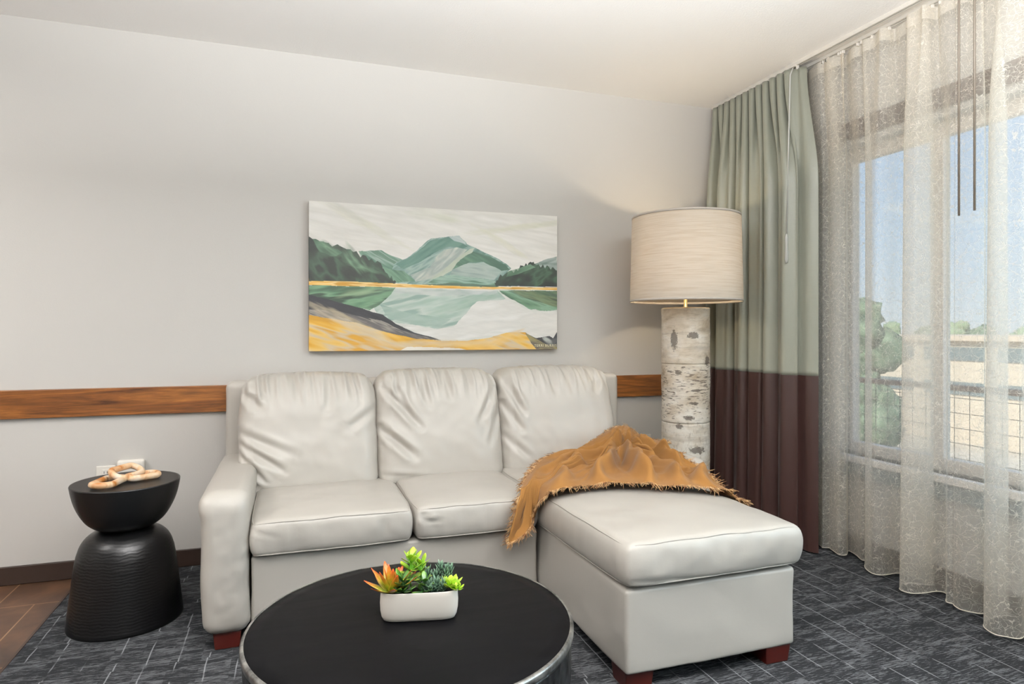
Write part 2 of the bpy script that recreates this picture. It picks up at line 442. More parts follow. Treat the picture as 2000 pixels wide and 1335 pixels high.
for yc in (2.345, 1.1): mb.add(*box(fx0, fx1, yc - .035, yc + .035, WZ0 + .06, WZ1 - .07))
bevel(mb.build('window_frame', M['vinyl'], win, smooth=False), .004)
bbox('glass_pane', XW + .102, XW + .106, WY0 + .02, WY1 - .02, WZ0 + .02, WZ1 - .02, M['glass'], win, 0)
bbox('window_sill', XW - .035, XW + .08, WY0 - .05, WY1 + .03, WZ0 - .035, WZ0, M['sill'], win)
bbox('sill_apron', XW - .018, XW - .001, WY0 - .05, WY1 + .03, WZ0 - .115, WZ0 - .037, M['apron'], win)
bbox('head_casing', XW - .02, XW - .001, WY0 - .1, WY1 + .1, 2.285, 2.385, M['casing'], win)
bbox('side_casing', XW - .010, XW - .001, WY1 + .02, WY1 + .035, WZ0, 2.283, M['reveal'], win)
# baseboards and the wooden chair rail
o = bbox('baseboard_back', -4.2, XW, YB - .014, YB, 0, .088, M['base']); o['kind'] = 'structure'
o = bbox('baseboard_right', XW - .014, XW, -3.0, YB - .015, 0, .088, M['base']); o['kind'] = 'structure'
o = bbox('trim_1', -4.2, XW, YB - .022, YB, .798, .936, M['railwood']); o['kind'] = 'structure'
for yy in (0,):
    o = bbox('trim_2', CX - .006, CX + .004, -3.0, YB - .016, -.002, .0025, M['base'], bev=0); o['kind'] = 'structure'

# ------------------------------------------------------------------ wall outlets
def outlet(x0, x1, z0, z1, label, d=.006):
    r_ = empty('wall_outlet', ((x0 + x1) / 2, YB, z0)); tag(r_, label, 'outlet')
    bbox('cover_plate', x0, x1, YB - d, YB, z0, z1, M['plastic'], r_, .003)
    xc = (x0 + x1) / 2
    for zc in (z0 + (z1 - z0) * .28, z0 + (z1 - z0) * .72):
        sk = bbox('socket', xc - .016, xc + .016, YB - d - .003, YB - d, zc - .014, zc + .014, M['plastic'], r_, .002)
        for dx in (-.007, .007): bbox('slot', xc + dx - .0012, xc + dx + .0012, YB - d - .0035, YB - d - .003, zc - .006, zc + .006, M['slot'], sk, 0)
outlet(-.925, -.84, .43, .545, 'small white wall outlet plate behind the side table, beside the larger white box')
r_ = empty('wall_box', (-.765, YB, .42)); tag(r_, 'larger rounded white plastic box on the wall behind the wooden chain', 'wall box')
V, F = rbox((-.768, YB - .0175, .515), (.125, .035, .115), .014, (4, 2, 4)); mesh('box_body', V, F, M['plastic'], r_)
bbox('face_panel', -.81, -.726, YB - .038, YB - .0345, .475, .555, M['plastic'], r_, .0015)
outlet(2.145, 2.235, .425, .545, 'white wall outlet plate between the sofa and the birch lamp')

# ------------------------------------------------------------------ painting
def build_painting():
    x0, x1, z0, z1 = .087, 1.552, 1.11, 1.932; yf = YB - .042
    W, H = 720, 404
    rng = np.random.default_rng(4)
    u, v = np.meshgrid((np.arange(W) + .5) / W, (np.arange(H) + .5) / H)   # v=0 top
    def vnoise(fx, fy, seed, octs=4):
        r2 = np.random.default_rng(seed); out = np.zeros_like(u); amp = 1; tot = 0
        for k in range(octs):
            nx, ny = int(fx * 2 ** k) + 2, int(fy * 2 ** k) + 2
            g = r2.random((ny + 1, nx + 1)); X = u * nx * .999; Y = v * ny * .999
            xi = X.astype(int); yi = Y.astype(int); a = X - xi; b_ = Y - yi
            a = a * a * (3 - 2 * a); b_ = b_ * b_ * (3 - 2 * b_)
            out += amp * ((g[yi, xi] * (1 - a) + g[yi, xi + 1] * a) * (1 - b_) + (g[yi + 1, xi] * (1 - a) + g[yi + 1, xi + 1] * a) * b_)
            tot += amp; amp *= .55
        return out / tot
    def lin(h): return np.array(hexc(h))
    img = np.zeros((H, W, 3)); img[:] = lin('#d9d5cc')
    wx = (vnoise(14, 14, 91) - .5) * .018; wy = (vnoise(14, 14, 92) - .5) * .02
    U = u + wx; Vv = v + wy
    def inside(poly, rough=1.0):
        X = u + wx * rough; Y = v + wy * rough
        c = np.zeros(u.shape, bool); n = len(poly)
        for i in range(n):
            ax, ay = poly[i]; bx, by = poly[(i + 1) % n]
            if ay == by: continue
            cond = ((ay > Y) != (by > Y)) & (X < (bx - ax) * (Y - ay) / (by - ay) + ax)
            c ^= cond
        return c
    def rot_noise(ang, long, short, seed):
        ca, sa = math.cos(ang), math.sin(ang)
        r2 = np.random.default_rng(seed)
        X = (u * 1.78 * ca + v * sa); Y = (-u * 1.78 * sa + v * ca)
        out = np.zeros_like(u); amp = 1; tot = 0
        for k in range(3):
            g = r2.random((257, 257)); a = (X * long * 2 ** k + 37.3) % 256; b_ = (Y * short * 2 ** k + 81.7) % 256
            xi = a.astype(int); yi = b_.astype(int); fa = a - xi; fb = b_ - yi
            fa = fa * fa * (3 - 2 * fa); fb = fb * fb * (3 - 2 * fb)
            out += amp * ((g[yi, xi] * (1 - fa) + g[yi, xi + 1] * fa) * (1 - fb) + (g[yi + 1, xi] * (1 - fa) + g[yi + 1, xi + 1] * fa) * fb)
            tot += amp; amp *= .6
        return out / tot
    def paint(mask, cols, ang, long=5, short=38, seed=1, contrast=2.2, alpha=1.0):
        n = np.clip((rot_noise(ang, long, short, seed) - .5) * contrast + .5, 0, .9999) * (len(cols) - 1)
        i = n.astype(int); f = (n - i)[..., None]; L = np.array([lin(c) for c in cols])
        c = L[i] * (1 - f) + L[i + 1] * f
        a = (mask * alpha)[..., None] if not hasattr(alpha, 'shape') else (mask * alpha)[..., None]
        img[:] = img * (1 - a) + c * a
    def blob(cx, cy, rx, ry, ang=0, soft=1.0):
        ca, sa = math.cos(ang), math.sin(ang); X = (u - cx) * 1.78; Y = v - cy
        a = (X * ca + Y * sa) / rx; b_ = (-X * sa + Y * ca) / ry
        d = a * a + b_ * b_ + (rot_noise(ang, 6, 30, int(cx * 997)) - .5) * 1.6
        return np.clip((1 - d) * soft, 0, 1)
    # crop pixel (2000x1200 view of the canvas) -> uv on the canvas
    TL = (145, 105); TR = (1760, 205); BL = (145, 1090); BR = (1760, 1070)
    def q(px, py):
        s = (px - 145) / 1615; top = 105 + 95 * s; bot = 1090 - 18 * s
        k = .86                       # perspective along the width
        uu = s / (1 + (1 / k - 1) * (1 - s)) ** .35 if False else s + .045 * s * (1 - s)
        return (uu, (py - top) / (bot - top))
    def Q(pts): return [q(*p) for p in pts]
    # sky
    paint(np.ones_like(u), ['#dcd8d0', '#e6e3dd', '#dad7d0', '#e8e5e0'], .12, 2, 14, 11, 1.4)
    paint(blob(*q(450, 250), .42, .035, .45), ['#c9c9b4', '#d8d6c6'], .45, 4, 30, 12, 2, .75)
    paint(blob(*q(900, 200), .22, .05, .1), ['#c6c8b6', '#d9d8ca'], .1, 4, 30, 13, 2, .8)
    paint(blob(*q(1480, 270), .5, .03, -.16), ['#c9c9b3', '#d6d4c2'], -.16, 4, 30, 14, 2, .75)
    paint(blob(*q(1330, 360), .26, .028, .5), ['#c9c9b0', '#d9d6c4'], .5, 4, 30, 15, 2, .8)
    paint(blob(*q(300, 140), .25, .03, .5), ['#bfc0b6', '#d3d0c8'], .5, 4, 30, 16, 2, .7)
    # back hills
    paint(inside(Q([(430, 435), (560, 430), (700, 490), (760, 560), (790, 640), (500, 640)])), ['#365f4b', '#4f7c63', '#8ba394', '#476f58'], .55, 5, 30, 21)
    paint(inside(Q([(1570, 520), (1700, 480), (1765, 465), (1765, 570), (1600, 560)])), ['#5b7166', '#8c9a93', '#b4bab3'], -.2, 5, 30, 22)
    # mountain
    mtn = Q([(600, 640), (640, 520), (720, 470), (800, 410), (870, 350), (960, 340), (1060, 328), (1120, 385), (1220, 435), (1330, 485), (1420, 540), (1300, 650), (800, 655)])
    paint(inside(mtn), ['#466f63', '#6f9184', '#8fa99d', '#557d70'], -.6, 4, 26, 23)
    paint(inside(Q([(870, 365), (960, 345), (1040, 345), (1120, 400), (1080, 415), (980, 400), (930, 420), (800, 500), (700, 545), (650, 520), (760, 450)])), ['#2d584c', '#3f6e5f', '#54816f'], -.6, 4, 30, 24)
    paint(inside(Q([(985, 338), (1060, 328), (1110, 385), (1030, 365)])), ['#8fa5a3', '#b7c3be'], .3, 4, 30, 25)
    paint(inside(Q([(960, 420), (1040, 410), (1110, 420), (1020, 520), (960, 580), (860, 620), (770, 635), (740, 590), (860, 540), (900, 470)])), ['#9ba89b', '#b3b8ac', '#8c9c93', '#c3c7bb'], -.75, 4, 24, 26)
    paint(inside(Q([(1130, 415), (1160, 415), (1080, 500), (1010, 560), (940, 600), (860, 625), (940, 560), (1040, 480)])), ['#a9b59c', '#bcc3ab'], -.8, 4, 24, 27)
    paint(inside(Q([(1150, 430), (1260, 465), (1380, 525), (1410, 550), (1350, 560), (1220, 500), (1120, 500), (1010, 555), (1060, 490)])), ['#2d5640', '#3d6b50', '#5a8468'], .45, 4, 30, 28)
    paint(inside(Q([(1010, 560), (1110, 505), (1230, 505), (1350, 560), (1300, 620), (1120, 600), (1000, 590)])), ['#8ba196', '#a2b2a7', '#768f85'], .1, 4, 24, 29)
    paint(inside(Q([(850, 640), (930, 595), (1020, 590), (1160, 605), (1300, 625), (1330, 655), (850, 655)])), ['#2f5a41', '#5b876c', '#88a996', '#3d6b4f'], .08, 4, 30, 30)
    paint(inside(Q([(790, 655), (1000, 640), (1330, 655), (1330, 668), (790, 662)])), ['#33503a', '#46664c'], 0, 4, 30, 31)
    # dark tree banks with ragged tops
    def ragged(p, amp, n, seed):
        r2 = random.Random(seed); out = []
        for (a, b_) in zip(p[:-1], p[1:]):
            for k in range(n):
                s = k / n; out.append((a[0] + (b_[0] - a[0]) * s, a[1] + (b_[1] - a[1]) * s + (r2.uniform(-amp, amp) if k else 0) + (amp if k % 2 else -amp) * .6))
        return out + [p[-1]]
    lt = ragged([(140, 345), (250, 385), (380, 430), (470, 470), (560, 520), (600, 590), (650, 635)], 11, 5, 3)
    paint(inside(Q([(480, 480), (560, 540), (700, 560), (770, 630), (640, 640), (560, 600)]), .6), ['#3c6b4c', '#5f8b6c', '#2f5a3f'], .7, 4, 30, 32)
    paint(inside(Q(lt + [(640, 650), (140, 650)]), .6), ['#131f14', '#1d2e1e', '#2b4a32', '#162417'], .9, 7, 14, 33)
    paint(inside(Q(ragged([(160, 355), (250, 390), (330, 450), (300, 470), (200, 440)], 8, 3, 4)), 1) , ['#2d5138', '#44704f'], .9, 6, 16, 34, 2, .8)
    for (cx, cy, rx, ry, an) in ((400, 480, .12, .05, .9), (440, 530, .14, .03, .3), (250, 420, .1, .04, .6)):
        paint(blob(*q(cx, cy), rx, ry, an), ['#355d3f', '#5f8a63', '#243c28'], an, 6, 24, int(cx), 2.5, .7)
    rt = ragged([(1300, 640), (1340, 590), (1420, 560), (1500, 530), (1560, 505), (1620, 520), (1700, 540), (1765, 560)], 11, 5, 5)
    paint(inside(Q(rt + [(1765, 665), (1310, 660)]), .6), ['#121c12', '#1c2f1e', '#2f5236', '#172618'], -.5, 7, 16, 36)
    paint(inside(Q([(1400, 560), (1560, 515), (1600, 540), (1500, 570), (1380, 600)]), 1), ['#35603f', '#5d8a66'], -.4, 6, 20, 37, 2, .75)
    # lower half: lake
    paint(inside(Q([(140, 655), (1765, 680), (1765, 1080), (140, 1095)]), .4), ['#dcd9d3', '#cfd0c9', '#e6e3de'], -.1, 3, 20, 40, 1.5)
    paint(inside(Q([(640, 680), (1320, 690), (1380, 740), (1260, 800), (1120, 870), (1020, 920), (920, 945), (850, 935), (640, 900), (560, 850), (500, 800)])), ['#8fab9b', '#a9beb0', '#b9c7ba', '#7d9c8e'], -.25, 4, 22, 41)
    paint(inside(Q([(540, 780), (700, 830), (820, 850), (1000, 880), (900, 935), (760, 915), (610, 870)])), ['#7fa090', '#94aea0', '#6c9181'], .12, 4, 22, 42, 2, .8)
    paint(inside(Q([(640, 675), (1310, 690), (1330, 715), (900, 725), (640, 705)])), ['#c3c9c6', '#aab8b0', '#d3d4cf'], .03, 4, 26, 43, 2, .8)
    paint(blob(*q(1120, 770), .34, .045, -.3), ['#6f9a80', '#8eae99'], -.3, 4, 26, 44, 2, .7)
    paint(inside(Q([(140, 655), (650, 672), (600, 735), (540, 790), (490, 818), (300, 790), (140, 740)])), ['#274a2f', '#41704a', '#5b8a61', '#1f3a26'], -.15, 4, 26, 45)
    paint(blob(*q(430, 700), .2, .03, -.2), ['#6b8a58', '#8ba378'], -.2, 4, 26, 46, 2, .7)
    paint(inside(Q([(1330, 690), (1765, 690), (1765, 815), (1690, 822), (1560, 815), (1470, 770), (1390, 730)])), ['#2d5538', '#4b7853', '#6f9a78', '#233f2a'], .3, 4, 26, 47)
    paint(inside(Q([(1420, 690), (1765, 690), (1765, 800), (1640, 770), (1500, 730)])), ['#20301c', '#35502c', '#5d6b3c', '#1b2717'], .25, 4, 30, 48, 2.4, .85)
    paint(inside(Q([(1180, 760), (1390, 745), (1500, 800), (1600, 835), (1765, 830), (1765, 1000), (1300, 960), (1120, 1010), (900, 1005), (700, 930), (880, 948), (1020, 930)])), ['#e3e0da', '#d7d5cf', '#eceae6'], -.15, 3, 20, 49, 1.5)
    # yellow shore lines
    paint(inside(Q([(140, 630), (400, 632), (760, 650), (1200, 664), (1765, 668), (1765, 686), (1300, 680), (800, 672), (400, 664), (140, 656)]), .25), ['#c18d2c', '#dba84a', '#e6c88c', '#b98a35'], .02, 6, 60, 50)
    # black and grey slope
    paint(inside(Q([(140, 715), (300, 765), (480, 820), (570, 845), (640, 905), (760, 965), (940, 1013), (700, 1010), (450, 920), (140, 825)]), .6), ['#17181c', '#232428', '#101114'], .4, 5, 30, 51)
    paint(inside(Q([(140, 815), (300, 825), (450, 865), (560, 885), (680, 950), (800, 985), (930, 1014), (760, 1012), (560, 960), (400, 905), (140, 858)]), .6), ['#4a4745', '#6d6863', '#8d877f', '#3a3837'], .4, 6, 60, 52, 3)
    # ochre shore
    paint(inside(Q([(140, 850), (400, 900), (560, 955), (780, 1008), (960, 1018), (1120, 1020), (1250, 1000), (1400, 965), (1520, 962), (1560, 985), (1640, 1030), (1700, 1080), (140, 1100)]), .6), ['#b98a2a', '#cf9f3c', '#d8b468', '#c4b396', '#c59433'], .3, 3, 16, 53, 2.6)
    paint(blob(*q(450, 950), .42, .05, .45), ['#c4b7a0', '#d3c4a2'], .45, 4, 26, 54, 2, .75)
    paint(blob(*q(900, 1040), .5, .03, .0), ['#d9cdb8', '#d6bd8a', '#c9b696'], .0, 4, 26, 55, 2, .8)
    paint(inside(Q([(660, 1085), (720, 1060), (1000, 1070), (1120, 1075), (1120, 1090)])), ['#dcd7cf', '#e6e2da'], .0, 4, 26, 56, 2, .9)
    paint(blob(*q(1330, 1020), .22, .04, -.4), ['#d3ab5f', '#e0c080'], -.5, 4, 26, 57, 2, .8)
    # right corner dark rocks
    paint(inside(Q([(1520, 965), (1600, 1000), (1700, 985), (1730, 1000), (1765, 958), (1765, 1080), (1610, 1075), (1560, 1030)]), .4), ['#1c1c20', '#2e2e31', '#4a4a4a'], -.5, 8, 26, 58, 2.4)
    paint(inside(Q([(1520, 965), (1600, 1005), (1700, 1050), (1765, 1060), (1765, 1085), (1610, 1080), (1560, 1030)]), .4), ['#6a5f35', '#8a7f55', '#5a5347'], .4, 8, 26, 59, 2.4, .85)
    paint(blob(*q(1685, 1015), .05, .02, .6), ['#b5b8b2', '#7d807c'], .6, 14, 40, 60, 2.5, .8)
    # overall brush relief
    img *= (1 + (rot_noise(.2, 8, 60, 70) - .5) * .12)[..., None]
    lum = img @ np.array((.3, .59, .11)); gm = (img[..., 1] > img[..., 0] * 1.08)[..., None] * .28
    img = img * (1 - gm) + lum[..., None] * gm
    img = np.clip(img * .98, 0, 1)
    r_ = empty('mountain_lake_painting', ((x0 + x1) / 2, YB - .02, z0))
    tag(r_, 'unframed landscape canvas of a green mountain above a lake, hung over the sofa', 'painting')
    mm, tt, bb = mat('canvas_side', '#3a342a', .8)
    # side wrap colour: follows the front, ochre low, white high
    sz = tt.new('ShaderNodeSeparateXYZ'); tt.link(coords(tt, 'Generated'), sz.inputs[0])
    tt.link(tt.ramp(sz.outputs['Z'], [(.0, '#a5792a'), (.24, '#3c3430'), (.44, '#2b3c2c'), (.47, '#b08030'), (.49, '#1a2419'), (.74, '#2c3f30'), (.78, '#b9b4aa')]), bb.inputs['Base Color'])
    bbox('stretched_canvas', x0, x1, yf, YB - .004, z0, z1, mm, r_, .003)
    gx = np.linspace(x0 + .001, x1 - .001, W + 1); gz = np.linspace(z1 - .001, z0 + .001, H + 1)
    XX, ZZ = np.meshgrid(gx, gz); V = np.stack([XX.ravel(), np.full(XX.size, yf - .0008), ZZ.ravel()], 1)
    i = np.arange(H)[:, None] * (W + 1) + np.arange(W)[None, :]
    F = np.stack([i, i + (W + 1), i + W + 2, i + 1], -1).reshape(-1, 4)
    mp, tp, bp = mat('painted_acrylic', '#ffffff', .55)
    at = tp.new('ShaderNodeVertexColor'); at.layer_name = 'paint'
    tp.link(at.outputs['Color'], bp.inputs['Base Color'])
    st_ = tp.noise(tp.mapping(coords(tp), scale=(40, 1, 160)), 1, 4, .6); tp.link(tp.bump(st_, .25, .002), bp.inputs['Normal'])
    pl = parent_loc(r_); V = V - np.array(pl)
    me = bpy.data.meshes.new('painted_surface'); me.vertices.add(len(V)); me.vertices.foreach_set('co', V.ravel())
    me.loops.add(F.size); me.loops.foreach_set('vertex_index', F.ravel()); me.polygons.add(len(F))
    me.polygons.foreach_set('loop_start', np.arange(0, F.size, 4)); me.update(calc_edges=True)
    ca = me.color_attributes.new('paint', 'FLOAT_COLOR', 'CORNER')
    cf = np.concatenate([img, np.ones((H, W, 1))], -1).reshape(-1, 4); ca.data.foreach_set('color', np.repeat(cf, 4, 0).ravel().astype(np.float32))
    me.materials.append(mp); o = bpy.data.objects.new('painted_surface', me); C.objects.link(o); o.parent = r_
    # faint painted signature in small capitals
    cu = bpy.data.curves.new('signature', 'FONT'); cu.body = 'TERRI BURRIS'; cu.size = .0215; cu.space_character = 1.16; cu.extrude = .0004
    ms, _, _ = mat('signature_paint', '#d8cfae', .6)
    cu.materials.append(ms)
    tmp = bpy.data.objects.new('tmp', cu); C.objects.link(tmp); dg = bpy.context.evaluated_depsgraph_get()
    sm_ = bpy.data.meshes.new_from_object(tmp.evaluated_get(dg)); bpy.data.objects.remove(tmp)
    sm_.materials.clear(); sm_.materials.append(ms)
    so = bpy.data.objects.new('signature', sm_); C.objects.link(so); so.parent = r_
    so.location = Vector((1.400, yf - .0015, z0 + .016)) - pl; so.rotation_euler = (R(90), 0, 0)
build_painting()

# ------------------------------------------------------------------ sofa with chaise
sofa = empty('sectional_sofa', (.8, 3.0, 0))
tag(sofa, 'ivory leather three-seat sectional sofa with a chaise on its right end', 'sofa')
SL = M['leather']
def crease(P2, creases):
    """P2: (a, b) coordinates on the face; creases: (a0,b0,a1,b1,width,depth)"""
    s = 0
    for (a0, b0, a1, b1, wd, dp) in creases:
        dx, dy = a1 - a0, b1 - b0; L2 = dx * dx + dy * dy
        k = max(0, min(1, ((P2[0] - a0) * dx + (P2[1] - b0) * dy) / L2))
        d = math.hypot(P2[0] - a0 - k * dx, P2[1] - b0 - k * dy)
        if d > wd * 4: continue
        fade = math.sin(PI * min(1, max(0, .12 + .88 * k))) ** .6 if k < 1 else .2
        g = math.exp(-(d / wd) ** 2) - .55 * math.exp(-((d - wd * 1.9) / wd) ** 2)
        s -= dp * g * fade
    return s
def back_cushion(x0, x1, zb, zt, creases, seed, yb=3.30, yt=3.44, th=.23):
    cx = (x0 + x1) / 2; cz = (zb + zt) / 2; sx_, sz_ = x1 - x0, zt - zb
    rg = random.Random(seed)
    def disp(P, Q, nr):
        x, y, z = P
        crown = (1 - Q[0] ** 4) * (1 - abs(Q[2]) ** 3)
        if nr.y < .2 or True:
            y -= .035 * crown * (1 if Q[1] < 0 else -.2)
        # outline: corners pulled in, top slightly puffed
        zz = z
        x *= 1 - .018 * sstep(.2, 1, Q[2])
        x *= 1 + .012 * (1 - Q[2] ** 2)
        z += .014 * (1 - Q[0] ** 2) * sstep(.3, 1, Q[2]) - .012 * abs(Q[0]) ** 6 * sstep(.3, 1, Q[2])
        # gathers below the top edge
        if Q[1] < .6:
            a = sstep(.42, .98, Q[2]) * (1 if Q[1] < -.3 else .8)
            g = noise.noise(Vector((P[0] * 26 + seed * 3.1 + (P[2]) * 3, seed, P[2] * 2.2)))
            g2 = noise.noise(Vector((P[0] * 55 + seed * 7, seed + 4, P[2] * 4)))
            d = (abs(g) * .042 + g2 * .010) * a
            y += d; z -= d * .45
            y += -crease((P[0] / (sx_ / 2), P[2] / (sz_ / 2)), creases) if False else 0
        dd = 1.5 * crease((Q[0], Q[2]), creases) if Q[1] < 0 else 0
        y -= dd
        s1 = fbm(P[0] * 5 + seed, P[2] * 5, seed) * .007
        y += s1 * (1 if Q[1] < 0 else 0)
        x += fbm(seed, P[1] * 7, P[2] * 8) * .006 * abs(Q[0])
        # lean back
        k = (Q[2] + 1) / 2
        return Vector((x, y + (yb + (yt - yb) * k), z))
    V, F = rbox((cx, 0, cz), (sx_, th, sz_), .068, (78, 7, 64), disp)
    o = mesh('back_cushion', V, F, SL, sofa)
    # piping around the back edge
    pts = []
    for k in range(120):
        a = 2 * PI * k / 120
        ca, sa = math.cos(a), math.sin(a)
        X = math.copysign(abs(ca) ** .28, ca); Z = math.copysign(abs(sa) ** .28, sa)
        kk = (Z + 1) / 2
        p = disp(Vector((X * (sx_ / 2 - .012), -.045 * 1, Z * (sz_ / 2 - .012))), (X, -.1, Z), Vector((0, 0, 1)))
        pts.append((p[0] + cx, p[1] + .0, p[2] + cz))
    return o
cr1 = [(-.95, -.1, -.35, -.55, .05, .010), (-.97, -.25, -.6, -.75, .045, .012), (-.98, .1, -.2, -.3, .06, .006), (-.95, .75, -.7, .45, .06, .012), (-.9, -.6, -.55, -.95, .05, .010), (.3, .9, .25, .4, .05, .006), (.95, .4, .55, .1, .06, .006)]
cr2 = [(-.9, .75, -.35, .05, .05, .014), (-.95, .05, -.45, -.45, .06, .016), (-.8, .9, -.5, .3, .04, .010), (-.3, .9, -.2, .4, .05, .008), (.1, .95, .15, .5, .04, .007), (.9, .7, .6, .1, .05, .010), (.95, .3, .75, -.3, .05, .008), (-.9, -.75, -.2, -.85, .05, .005)]
cr3 = [(-.9, .8, -.65, .2, .05, .014), (-.95, .4, -.7, -.1, .05, .012), (.8, .9, .6, .5, .05, .008), (-.2, .95, -.1, .6, .05, .006), (-.95, -.2, -.6, -.6, .05, .007)]
back_cushion(-.238, .408, .435, 1.000, cr1, 1)
back_cushion(.405, 1.060, .435, 1.010, cr2, 2)
back_cushion(1.058, 1.735, .435, 1.012, cr3, 3)

def seat_cushion(x0, x1, y0, y1, z0, z1, seed, name='seat_cushion', crown=.022, bulge=.012, dens=(30, 30, 8), tilt=0, creases=()):
    cx, cy, cz = (x0 + x1) / 2, (y0 + y1) / 2, (z0 + z1) / 2
    sx_, sy_, sz_ = x1 - x0, y1 - y0, z1 - z0
    def disp(P, Q, nr):
        x, y, z = P
        m_ = max(abs(Q[0]), abs(Q[1]))
        cr = (1 - abs(Q[0]) ** 2.6) * (1 - abs(Q[1]) ** 2.6)
        if Q[2] > 0: z += crown * cr * Q[2]
        # bulging boxing between the two seams
        bz = (1 - Q[2] ** 2)
        if abs(Q[0]) > .8: x += math.copysign(bulge * bz, x)
        if abs(Q[1]) > .8: y += math.copysign(bulge * bz, y)
        # soften the corners
        cor = (abs(Q[0]) * abs(Q[1])) ** 6
        x -= math.copysign(.010 * cor, x); y -= math.copysign(.010 * cor, y)
        z -= .010 * cor * max(0, Q[2])
        z += .008 * fbm(P[0] * 4 + seed, P[1] * 4, seed) * (1 if Q[2] > 0 else .3)
        # vertical puckers on the front and side boxing
        if Q[1] < -.9:
            pk = noise.noise(Vector((P[0] * 24 + seed * 5, seed, P[2] * 4))); y -= pk * .0065 * bz + fbm(P[0] * 6, seed, P[2] * 8) * .006
            y -= crease((Q[0], Q[2]), creases)
        if abs(Q[0]) > .9:
            pk = noise.noise(Vector((seed, P[1] * 20 + seed, P[2] * 4))); x += pk * .005 * bz
        z += tilt * (-Q[1] * .5)
        return Vector((x, y, z))
    V, F = rbox((cx, cy, cz), (sx_, sy_, sz_), .022, dens, disp)
    o = mesh(name, V, F, SL, sofa)
    for zz, qz in ((sz_ / 2 - .008, .97), (-sz_ / 2 + .008, -.97)):
        pts = []
        N = 44; hx, hy = sx_ / 2, sy_ / 2
        ring = [(-hx + 2 * hx * k / N, -hy) for k in range(N)] + [(hx, -hy + 2 * hy * k / N) for k in range(N)] + [(hx - 2 * hx * k / N, hy) for k in range(N)] + [(-hx, hy - 2 * hy * k / N) for k in range(N)]
        for (a, b_) in ring:
            aq, bq = a / hx, b_ / hy
            m_ = 1 - .006 * (abs(aq * bq)) ** 12
            p = disp(Vector((a * .997 * m_, b_ * .997 * m_, zz)), (aq, bq, qz), Vector((0, 0, 1)))
            pts.append((p[0] + cx, p[1] + cy, p[2] + cz))
        pts = [tuple((np.array(pts[i - 1]) + 2 * np.array(pts[i]) + np.array(pts[(i + 1) % len(pts)])) / 4) for i in range(len(pts))]
        V, F = tube(pts, .0026, 6, closed=True); mesh('welt', V, F, M['welt'], o)
    return o
seat_cushion(-.150, .474, 2.665, 3.34, .345, .485, 1, creases=[(-.95, .5, -.7, .1, .05, .007), (.45, .7, .35, -.3, .04, .004), (.6, .5, .7, -.5, .05, .005)])
seat_cushion(.492, 1.035, 2.665, 3.34, .345, .485, 2, creases=[(-.95, .3, -.6, .1, .06, .010), (-.9, .7, -.8, -.2, .05, .008), (.1, .8, .1, -.6, .05, .004), (.4, .8, .45, -.5, .04, .004)])
seat_cushion(1.045, 1.775, 1.892, 3.34, .352, .505, 3, 'chaise_cushion', .028, .016, (34, 60, 8), .02, creases=[(-.9, -.7, -.2, -.85, .08, .006), (.3, .8, .1, -.6, .06, .004), (-.6, .5, -.7, -.3, .06, .004)])

def panel(name, c, s, r, n, seed, amp=.003, fn=None):
    def disp(P, Q, nr):
        d = fbm(P[0] * 5 + seed, P[1] * 5 - seed, P[2] * 6) * amp
        P = Vector(P) + nr * d
        return fn(P, Q, nr) if fn else P
    V, F = rbox(c, s, r, n, disp); return mesh(name, V, F, SL, sofa)
def base_fn(P, Q, nr):
    # fabric sags a little under the frame, slightly soft faces
    if Q[2] < -.6: P.z -= .010 * (1 - Q[0] ** 2) * (fbm(P[0] * 3 + 2, P[1] * 3, 0) + .2)
    return P
panel('seat_base', (.445, 3.17, .205), (1.19, .95, .27), .014, (24, 14, 10), 4, .004, base_fn)
panel('chaise_base', (1.405, 2.775, .208), (.70, 1.73, .285), .014, (20, 30, 10), 5, .005, base_fn)
panel('back_frame', (.79, 3.585, .515), (2.21, .14, .90), .035, (30, 4, 16), 6, .003)
# arms: rounded top, gently flared outward, wrinkled leather
def arm(cx, seed, flare, h, y0, name):
    y1 = 3.64; hh = h - .062
    def fn(P, Q, nr):
        zt = (Q[2] + 1) / 2
        if Q[0] * flare > 0: P.x += flare * .014 * math.exp(-((zt - .90) / .09) ** 2)
        P.x += flare * .006 * math.sin(zt * PI)
        if Q[1] < -.8:
            P.y -= .012 * (1 - Q[0] ** 2) * math.sin(zt * PI) ** .4
            P.y += .016 * sstep(.86, 1, zt)
            n1 = noise.noise(Vector((P.x * 7 + P.z * 9, seed, P.z * 26 - P.x * 22)))
            P.y += n1 * .011 * math.exp(-((zt - .42) / .26) ** 2) * sstep(-1, .4, Q[0] * -flare)
            P.y += noise.noise(Vector((P.x * 22, seed, P.z * 38))) * .003
        if Q[2] < -.9: P.x *= 1
        P.x += .004 * noise.noise(Vector((seed, P.y * 6, P.z * 9)))
        if zt < .05: P.x *= .97
        return P
    V, F = rbox((cx, (y0 + y1) / 2, (.062 + h) / 2), (.172, y1 - y0, hh), .045, (10, 30, 26),
                lambda P, Q, nr: fn(Vector(P), Q, nr))
    a = mesh(name, V, F, SL, sofa)
    # stitched seam across the front of the arm top
    pts = [(cx + .088 * math.cos(s) * (1 if True else 1), y0 + .045 - .02 * math.sin(s), h - .05 + .05 * math.sin(s)) for s in np.linspace(0, PI, 14)]
    return a
arm(-.237, 3, -1, .605, 2.665, 'arm')
arm(1.868, 9, 1, .590, 2.70, 'arm')
